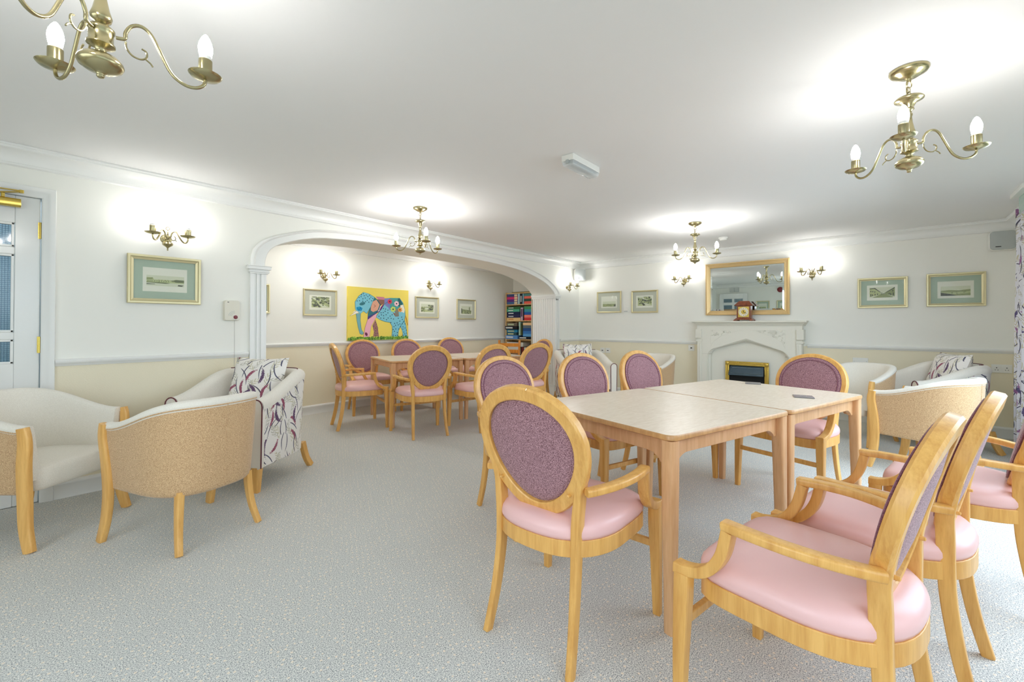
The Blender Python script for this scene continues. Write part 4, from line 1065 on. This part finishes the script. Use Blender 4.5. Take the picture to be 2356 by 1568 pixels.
# mantel shelf
mb = MB(); prof = [(0, 1.150), (-.150, 1.150), (-.156, 1.158), (-.165, 1.170), (-.182, 1.180), (-.186, 1.186), (-.200, 1.190), (-.212, 1.196), (-.214, 1.210), (-.208, 1.215), (0, 1.215)]
rings = []
for x_, s_ in ((-1, -1), (1, 1)): rings.append([(s_*(HW+(-y-.150)*.9+.0) if y < -.1 else s_*(HW+(.02 if z < 1.18 else .055)), y, z) for y, z in prof])
mb.loft(rings); mb.build('mantel_shelf', P_STONE, fp, bevel=.001)
mb = MB(); g_ = random.Random(2)
for s_ in (-1, 1):
    tri = [(s_*.455, .85), (s_*.455, 1.090), (s_*.05, 1.090), (s_*.12, 1.070), (s_*.30, 1.015), (s_*.42, .93)]
    for k in range(60):
        p = (s_*g_.uniform(.08, .45), g_.uniform(.86, 1.085))
        if not inside(p, tri): continue
        a0 = g_.uniform(0, 6); r = g_.uniform(.012, .020)
        pth = [(p[0]+r*(1-.12*j)*cos(a0+j*.8), -DP-.003, p[1]+r*(1-.12*j)*sin(a0+j*.8)) for j in range(6)]
        if all(inside((q[0], q[2]), tri) for q in pth): mb.tube(pth, .0060, 6, up=(0, 1, 0))
    for i in range(len(tri)):
        a, b = tri[i], tri[(i+1) % len(tri)]; mb.tube([(a[0], -DP, a[1]), (b[0], -DP, b[1])], .0025, 5, up=(0, 1, 0))
mb.build('carved_spandrel', P_STONE, fp, smooth=True)
MB().box((-.60, -.36, 0), (.60, -DP-.03, .05)).build('hearth', P_STONE, fp, bevel=.004)

gf = empty('gas_fire', (U-.05, 1.435, 0)); gf.rotation_euler = (0, 0, radians(-90)); tag(gf, 'black inset fire with brass frame inside the fireplace', 'fire')
def FB(y0, y1, a, b, z0, z1): return (a, -y1, z0), (b, -y0, z1)
for (a, b, z0, z1) in ((-.268, .268, .600, .655), (-.268, -.218, .05, .600), (.218, .268, .05, .600)):
    mb = MB().box((a, -.030, z0), (b, 0, z1))
    if z1 > .62:
        for z in (.612, .640): mb.tube([(a+.05, -.032, z), (b-.05, -.032, z)], .006, 8)
        for x in (a+.025, b-.025): mb.lathe([(.024, -.012), (.024, .0), (.018, .006), (.010, .008), (.001, .010)], 14, M=Matrix.Translation((x, -.034, .627)) @ Matrix.Rotation(radians(90), 4, 'X'))
    else:
        xm = (a+b)/2
        for x in (xm-.014, xm+.014): mb.tube([(x, -.032, .06), (x, -.032, .60)], .006, 8, up=(1, 0, 0))
    mb.build('brass_frame', BRASS2, gf, bevel=.002)
MB().box((-.218, .0, .05), (.218, -.012, .60)).build('firebox', P_BLACK, gf)
hood = MB().add([(-.205, -.014, .592), (.205, -.014, .592), (.214, -.085, .475), (-.214, -.085, .475), (-.205, -.008, .58), (.205, -.008, .58), (.214, -.078, .465), (-.214, -.078, .465)], [(0, 1, 2, 3), (7, 6, 5, 4), (3, 2, 6, 7), (0, 4, 5, 1), (1, 5, 6, 2), (0, 3, 7, 4)]).build('hood', mat('slate_metal', (70, 88, 100), .22, .6), gf)
mb = MB()
def hp(u, t_): return (u*(.205+.009*t_), -.0155-.071*t_-.002, .593-.117*t_)
mb.tube([hp(-.86, .2), hp(.86, .2), hp(.86, .82), hp(-.86, .82)], .0022, 5, up=(0, 1, 1), loop=True); mb.build('hood_trim', mat('steel_line', (150, 165, 172), .3, 1.), hood)
MB().box((-.21, -.07, .06), (.21, -.01, .16)).build('coal_tray', P_DARK, gf, bevel=.006)

ck = empty('mantel_clock', (U-.135, 1.445, 1.2152)); ck.rotation_euler = (0, 0, radians(-90)); tag(ck, 'dark wooden mantel clock with round cream dial on the fireplace shelf', 'clock')
mb = MB().box((-.085, -.055, .022), (.085, .055, .205))
mb.build('case', W_CLOCK, ck, bevel=.003)
mb = MB(); rr = lambda a, b, z: [(-a, -b, z), (a, -b, z), (a, b, z), (-a, b, z)]
mb.loft([rr(.090, .060, .200), rr(.110, .078, .206), rr(.112, .080, .212), rr(.108, .076, .216), rr(.086, .056, .242), rr(.066, .040, .262), rr(.064, .038, .268)]); mb.build('lid', W_CLOCK, ck)
mb = MB(); mb.loft([rr(.112, .078, .014), rr(.110, .076, .020), rr(.098, .066, .030), rr(.092, .060, .036)]); mb.build('plinth', W_CLOCK, ck)
for sx_ in (-1, 1):
    for sy in (-1, 1): MB().loft([rr(.024, .014, 0), rr(.020, .012, .016)], M=Matrix.Translation((sx_*.098, sy*.066, 0))).build('foot', W_CLOCK, ck)
MB().box((-.066, -.0575, .050), (.066, -.054, .190)).build('dial_plate', BRASS2, ck)
df = MB().lathe([(.061, 0), (.061, .002), (.001, .0022)], 32, M=Matrix.Translation((0, -.0575, .120)) @ Matrix.Rotation(radians(90), 4, 'X')).build('dial', cmat((232, 224, 200)), ck)
mb = MB()
for k in range(12):
    a = 2*pi*k/12
    for j in ((-.0024, .0, .0024) if k % 3 == 0 else (-.0014, .0014)):
        Mr = Matrix.Translation((0, -.0602, .120)) @ Matrix.Rotation(a, 4, 'Y'); mb.box((j-.0006, -.0002, .042), (j+.0006, .0003, .054), M=Mr)
mb.build('hour_mark', P_DARK, df)
MB().lathe([(.030, 0), (.030, .001), (.001, .0012)], 24, M=Matrix.Translation((0, -.0600, .120)) @ Matrix.Rotation(radians(90), 4, 'X')).build('dial_centre', BRASS2, df)
for L, a in ((.028, 8), (.044, 118)):
    MB().add([(-.002, -.062, -.006), (.002, -.062, -.006), (.0035, -.062, L*.6), (0, -.062, L), (-.0035, -.062, L*.6)], [(0, 1, 2, 3, 4)], M=Matrix.Translation((0, 0, .120)) @ Matrix.Rotation(radians(a), 4, 'Y')).build('clock_hand', P_DARK, df)

# ------------------------------------------------------------------ game shelf
XS = 6.35
sh = empty('game_shelf', (XS, 5.215, 0)); tag(sh, 'tall pine bookcase packed with board games in the alcove corner', 'bookcase')
y0s, y1s = -.315, .325
for y in (y0s, y1s-.018): MB().box((0, y, 0), (.28, y+.018, 1.765)).build('side_panel', W_PINE if y > 0 else mat('pale_side', (226, 218, 200), .5), sh, bevel=.002)
for z in (.04, .340, .545, .884, 1.233, 1.540, 1.755): MB().box((.002, y0s+.018, z-.018), (.28, y1s-.018, z)).build('shelf_board', W_PINE, sh, bevel=.0015)
MB().box((.27, y0s, .02), (.279, y1s, 1.765)).build('back_panel', W_PINE, sh)
MB().box((.0, y0s+.018, 0), (.018, y1s-.018, .022)).build('kick_board', W_PINE, sh)
boxes = []
def gbox(yl, wd, z0, h_, col, lab, dx=0., stripe=None, kind='board_game_box', dep=.2):
    """yl = left edge (larger y) as seen; width to the right"""
    o = MB().box((-dep/2, -wd/2, 0), (dep/2, wd/2, h_)).build(kind, cmat(col), bevel=.0012, loc=(XS+.010+dep/2+dx, 5.215+yl-wd/2, z0+.0006))
    if stripe:
        c, a, b, p, q = stripe
        MB().box((-dep/2-.0006, wd/2-wd*b, h_*p), (-dep/2, wd/2-wd*a, h_*q)).build('printed_label', cmat(c), o)
    tag(o, lab, 'board game', 'board games and puzzles on the pine bookcase')
YL = .300
WH = (222, 224, 220)
z = 1.540; hts = (.046, .046, .046, .046)
for k, (c, nm) in enumerate((((66, 96, 140), 'steel blue box, bottom'), ((92, 48, 122), 'purple box, second from bottom'), ((208, 56, 112), 'magenta box, third from bottom'), ((56, 66, 112), 'dark blue box, top'))):
    gbox(YL, .262, z+k*.0475, .0465, c, nm+' of the left stack on the top shelf', 0, ((226, 206, 170), .70, .98, .1, .9))
gbox(YL-.02, .24, z+.1905, .0045, WH, 'thin white box lying over the left stack on the top shelf')
for yl, wd, hh, c, nm in ((.030, .046, .195, (172, 200, 204), 'pale blue upright box'), (-.022, .052, .190, (26, 34, 44), 'black upright box with pale lettering'), (-.080, .036, .190, (122, 158, 176), 'grey blue upright box')):
    gbox(yl, wd, z, hh, c, nm+' on the top shelf', 0, (WH, .3, .7, .2, .8) if 'black' in nm else None)
for k, (c, nm) in enumerate((((224, 98, 84), 'coral box, bottom'), ((44, 74, 66), 'dark green box, second'), ((232, 112, 96), 'light coral box, third'), ((78, 136, 132), 'teal box, top'))):
    gbox(-.122, .165, z+k*.0475, .0465, c, nm+' of the right stack on the top shelf')
z = 1.233
for k, (c, nm, h_) in enumerate((((232, 200, 138), 'cream yellow box, bottom', .052), ((44, 44, 78), 'dark violet box, second', .052), ((30, 40, 72), 'deep navy box, third', .058), ((80, 170, 138), 'mint green box, fourth', .048), ((46, 100, 58), 'forest green box, top', .046))):
    gbox(YL, .330-.02*(k == 3), z+[0, .053, .106, .165, .214][k], h_, c, nm+' of the left stack on the second shelf', 0, ((WH if k else (200, 120, 60)), .12, .5, .35, .65))
gbox(-.040, .052, z, .24, (196, 170, 190), 'pinkish upright box on the second shelf', 0, ((90, 60, 90), .2, .8, .3, .9)); gbox(-.094, .020, z, .225, (30, 26, 34), 'thin black upright box on the second shelf')
for k, (c, nm) in enumerate((((206, 56, 60), 'red box, bottom'), ((240, 130, 112), 'salmon box, second'), ((48, 96, 172), 'royal blue box, third'), ((66, 152, 168), 'turquoise box, fourth'), ((70, 150, 96), 'leaf green box, top'))):
    gbox(-.124, .165, z+k*.052, .051, c, nm+' of the right stack on the second shelf')
z = .884
for k, (c, nm, h_, wd, dx) in enumerate((((88, 142, 206), 'light blue box jutting out, bottom', .068, .29, -.03), ((60, 92, 96), 'grey green picture box, second', .055, .24, 0), ((52, 150, 194), 'cyan box, third', .052, .26, 0), ((24, 24, 30), 'black box with white lettering jutting out, fourth', .066, .30, -.05), ((120, 108, 92), 'brown picture box, top', .060, .25, 0))):
    gbox(YL, wd, z+[0, .069, .125, .178, .245][k], h_, c, nm+' of the left stack on the third shelf', dx, (WH, .06, .62, .3, .7) if k in (0, 3) else ((190, 200, 160), .1, .7, .2, .7))
gbox(.005, .040, z+.072, .25, (172, 206, 190), 'pale green upright box on the third shelf'); gbox(-.038, .045, z+.072, .22, (66, 76, 44), 'olive upright box on the third shelf')
gbox(.0, .285, z, .05, (26, 30, 40), 'wide black box lying at the bottom right of the third shelf', 0, (WH, .05, .6, .3, .7))
for k, (c, nm) in enumerate((((92, 160, 214), 'sky blue box, bottom'), ((60, 120, 190), 'mid blue box, second'), ((44, 82, 140), 'dark blue box, third'), ((96, 112, 124), 'grey box, fourth'), ((236, 200, 152), 'peach coloured box, top'))):
    gbox(-.095, .195, z+.051+k*.052, .051, c, nm+' of the right stack on the third shelf')
z = .545
gbox(YL, .40, z+.20, .075, (226, 228, 224), 'big white box on top of the fourth shelf', 0, ((60, 60, 64), .05, .2, .2, .7)); gbox(YL-.02, .26, z, .095, (150, 120, 92), 'tan box, bottom left of the fourth shelf'); gbox(YL-.02, .26, z+.096, .10, (226, 226, 220), 'white box under the big white box on the fourth shelf')
for k, c in enumerate(((20, 20, 24), (120, 44, 40), (200, 202, 196), (38, 52, 60))):
    gbox(.0-.062*k, .056, z, .19, c, ('black', 'dark red', 'pale grey', 'slate')[k]+' upright box on the fourth shelf', 0, (WH, .25, .75, .3, .9) if k % 2 == 0 else None)
tag(MB().box((-.10, -.24, 0), (.10, .24, .012)).build('game_board', cmat((150, 140, 110)), bevel=.001, loc=(XS+.16, 5.20, 1.7655)), 'flat folded board lying on top of the pine bookcase', 'game board')
tag(MB().loft([[(.02*cos(a)*.5, .05*sin(a), z) for a in [2*pi*j/10 for j in range(10)]] for z in (0, .02)]+[]).build('dark_tin', P_DARK, loc=(XS+.1, 4.955, 1.7655)), 'small dark tin on the right end of the bookcase top', 'tin')

# ------------------------------------------------------------------ fittings on ceiling and walls
em = empty('emergency_light', (2.5465, 1.551, CEIL)); tag(em, 'white rectangular emergency light with clear diffuser on the ceiling centre', 'emergency light')
MB().box((-.170, -.045, -.040), (.170, .045, -.0005)).build('housing', P_PLASTIC, em, bevel=.003)
mb = MB(); mb.loft([[(sx_*a, sy*b, z) for sx_, sy in ((-1, -1), (1, -1), (1, 1), (-1, 1))] for a, b, z in ((.168, .043, -.040), (.163, .039, -.066), (.155, .030, -.072))]); mb.build('diffuser', GL_CLEAR, em, bevel=.003)
MB().box((-.140, -.022, -.052), (.140, .022, -.041)).build('reflector_tray', P_GREY, em, bevel=.002)
MB().box((-.172, -.010, -.058), (-.168, .012, -.034)).build('catch', P_GREY, em)
sm = empty('smoke_detector', (5.878, 1.526, CEIL)); tag(sm, 'round white smoke detector on the ceiling in front of the mirror', 'smoke detector')
MB().lathe([(.001, -.0005), (.055, -.0005), (.055, -.012), (.048, -.018), (.046, -.020)], 26).build('base', P_PLASTIC, sm, smooth=True)
MB().lathe([(.044, -.018), (.040, -.034), (.028, -.042), (.001, -.043)], 26).build('cover', P_PLASTIC, sm, smooth=True)
ex = empty('exit_fitting', (5.30, -.85, CEIL)); tag(ex, 'pale ceiling fitting with hanging clear panel, cut by the right edge', 'emergency light')
MB().box((-.22, -.05, -.035), (.20, .04, -.0005)).build('housing', P_PLASTIC, ex, bevel=.004); MB().box((-.20, -.010, -.17), (.16, -.004, -.036)).build('panel', glass('green_tint_panel', (190, 226, 212), .1, .5), ex, bevel=.002)
# speakers
def speaker(x, y, z, rz, lab):
    r = empty('wall_speaker', (x, y, z), rz); tag(r, lab, 'speaker', 'small wall speakers')
    pl = rrect(.19, .200, .03, 4)
    mb = MB(); mb.loft([[(a, y_, b) for a, b in pl] for y_ in (-.006, -.10)]); mb.build('cabinet', P_PLASTIC, r, smooth=True)
    mb = MB(); mb.loft([[(a*s_, y_, b*s_) for a, b in pl] for s_, y_ in ((.95, -.100), (.93, -.112), (.7, -.120), (.05, -.123))]); mb.build('grille', P_GREY, r, smooth=True)
    MB().box((-.055, -.1235, -.07), (-.015, -.117, -.062)).build('badge', P_DARK, r)
    MB().box((-.02, -.008, -.03), (.02, .0, .03)).build('bracket', P_GREY, r)
speaker(6.60, 4.06, 2.02, radians(-45), 'white speaker in the corner beside the fluted column wall light')
speaker(U, -.93, 2.03, radians(-90), 'white speaker high beside the curtain top')
# sockets and switches: local wall y=0
def plate(name, label, cat_, loc, rz, w_, h_, det, grp=None):
    r = empty(name, loc, rz); tag(r, label, cat_, grp)
    MB().box((-w_/2, -.009, -h_/2), (w_/2, 0, h_/2)).build('face_plate', P_PLASTIC, r, bevel=.002)
    for (nm, m_, a, b, c, d) in det: MB().box((a, -.0105 if m_ is P_DARK else -.013, c), (b, -.0085, d)).build(nm, m_, r)
sw1 = lambda x: [('rocker', P_PLASTIC, x-.006, x+.006, .010, .030)]
def sock3(x): return [('pin_slot', P_DARK, x-.003, x+.003, .004, .014), ('pin_slot', P_DARK, x-.013, x-.006, -.016, -.011), ('pin_slot', P_DARK, x+.006, x+.013, -.016, -.011)]
E90 = radians(-90)
plate('double_socket', 'white double socket plate right of the tub chair beside the fireplace', 'socket', (U, .215, .725), E90, .146, .086, [('rocker', P_PLASTIC, -.01, -.002, .0, .02), ('rocker', P_PLASTIC, .002, .010, .0, .02)]+[('screw', P_DARK, s_*.058-.002, s_*.058+.002, -.002, .002) for s_ in (-1, 1)])
plate('double_socket', 'white double socket half behind the curtain edge', 'socket', (U, -.93, .713), E90, .146, .086, sock3(-.036)+sock3(.036)+sw1(-.008)+sw1(.008))
plate('data_socket', 'left white outlet plate behind the corner floral armchair', 'socket', (U, 3.672, .722), E90, .086, .086, [('port', P_DARK, -.014, .014, -.006, .006)], 'pair of outlet plates in the corner')
plate('data_socket', 'right white outlet plate behind the corner floral armchair', 'socket', (U, 3.570, .722), E90, .086, .086, [('port', P_DARK, -.014, .014, -.006, .006)], 'pair of outlet plates in the corner')
plate('light_switch', 'white switch between the two prints nearest the corner', 'switch', (U, 3.242, 1.408), E90, .086, .086, [('rocker', P_GREY, -.03, .03, -.032, -.020)])
plate('fused_outlet', 'small white fused outlet touching the left side of the fireplace', 'switch', (U, 2.192, .815), E90, .086, .086, [('fuse_holder', P_DARK, -.012, .012, -.008, .008)])
# call point with cord
cp = empty('call_point', (1.274, V, 1.262)); tag(cp, 'cream wall call unit with red button and long pull cord', 'call unit')
mb = MB(); pl = rrect(.112, .165, .014, 4); mb.loft([[(a*s_, y_, b*s_) for a, b in pl] for s_, y_ in ((1, 0), (1, -.028), (.96, -.036))]); mb.build('housing', P_CREAMP, cp, smooth=True)
MB().lathe([(.020, 0), (.020, .004), (.018, .006), (.001, .007)], 20, M=Matrix.Translation((.022, -.036, -.055)) @ Matrix.Rotation(radians(90), 4, 'X')).build('button_bezel', P_PLASTIC, cp, smooth=True)
MB().lathe([(.0155, 0), (.0155, .009), (.012, .012), (.001, .013)], 20, M=Matrix.Translation((.022, -.036, -.055)) @ Matrix.Rotation(radians(90), 4, 'X')).build('red_button', P_RED, cp, smooth=True)
mb = MB()
for r in (.032, .042, .052): mb.tube([(.022+r*cos(a), -.0362, -.055+r*sin(a)) for a in [radians(95+10*j) for j in range(8)]], .0012, 5, up=(0, 1, 0))
mb.build('speaker_slot', P_GREY, cp); MB().box((-.036, -.037, .066), (-.024, -.035, .071)).build('indicator', P_DARK, cp)
MB().tube([(.018, -.028, -.08), (.018, -.033, -.30), (.017, -.035, -.60), (.018, -.033, -.98)], .0013, 5, up=(0, 1, 0)).build('pull_cord', cmat((150, 146, 138)), cp)
# rear wall items seen in the mirror
bl = empty('fire_bell', (XB, 2.345, 2.02)); bl.rotation_euler = (0, 0, radians(90)); tag(bl, 'round red fire bell reflected at the right of the mirror', 'fire bell')
MB().lathe([(.001, .06), (.05, .058), (.072, .045), (.08, .02), (.08, 0), (.001, 0)], 26, M=Matrix.Rotation(radians(90), 4, 'X')).build('gong', P_RED, bl, smooth=True)
vt = empty('air_vent', (XB, 3.60, 2.09)); vt.rotation_euler = (0, 0, radians(90)); tag(vt, 'grey double air vent above the rear door, reflected in the mirror', 'vent')
MB().box((-.13, -.02, -.085), (.13, 0, .085)).build('frame', P_GREY, vt, bevel=.002)
mb = MB()
for k in range(9): mb.box((-.12, -.024, -.075+k*.017), (-.008, -.018, -.066+k*.017)); mb.box((.008, -.024, -.075+k*.017), (.12, -.018, -.066+k*.017))
mb.build('louvre', P_PLASTIC, vt)
# curtain
def curtain(name, x0, x1, y, z0, z1, label, folds, amp=.035):
    mb = MB(); n = folds*10; us = []; cols = []; L = 0; last = None
    for i in range(n+1):
        t_ = i/n; ph = t_*folds*2*pi
        row = []
        for k in range(13):
            z = z0+(z1-z0)*k/12; f = k/12; am = amp*(1.15-.35*f)*(1+.15*sin(ph*.37))
            xx = x0+(x1-x0)*t_*1.0+.012*sin(ph*2+1)*(1-f); yy = y+am*sin(ph)+.012*sin(3.1*f+ph*.5)
            row.append((xx, yy, z))
        p = Vector(row[0][:2]+(0,)); L += (p-last).length if last else 0; last = p; us.append(L); cols.append(row)
    v0 = [p for r in cols for p in r]; K = 13
    fs = [(i*K+k, (i+1)*K+k, (i+1)*K+k+1, i*K+k+1) for i in range(n) for k in range(K-1)]
    mb.add(v0, fs); o = mb.build(name, FLORAL_C, smooth=True, ang=180)
    ul = o.data.uv_layers.new(name='UVMap')
    for p in o.data.polygons:
        for li in p.loop_indices: vi = o.data.loops[li].vertex_index; ul.data[li].uv = (us[vi//K], o.data.vertices[vi].co.z)
    s = o.modifiers.new('thick', 'SOLIDIFY'); s.thickness = .003
    tag(o, label, 'curtain'); return o
curtain('curtain', 4.95, 5.86, -.915, .02, 2.165, 'long floral curtain at the right picture edge', 11)
rl = empty('curtain_rail', (0, YR, 0)); tag(rl, 'white curtain rail above the floral curtain', 'curtain rail')
MB().box((2.0, .115, 2.165), (5.90, .155, 2.195)).build('rail', P_TRIM, rl, bevel=.004)
for x in (2.2, 3.5, 4.9, 5.8): MB().box((x, 0, 2.168), (x+.02, .12, 2.185)).build('bracket', P_TRIM, rl)
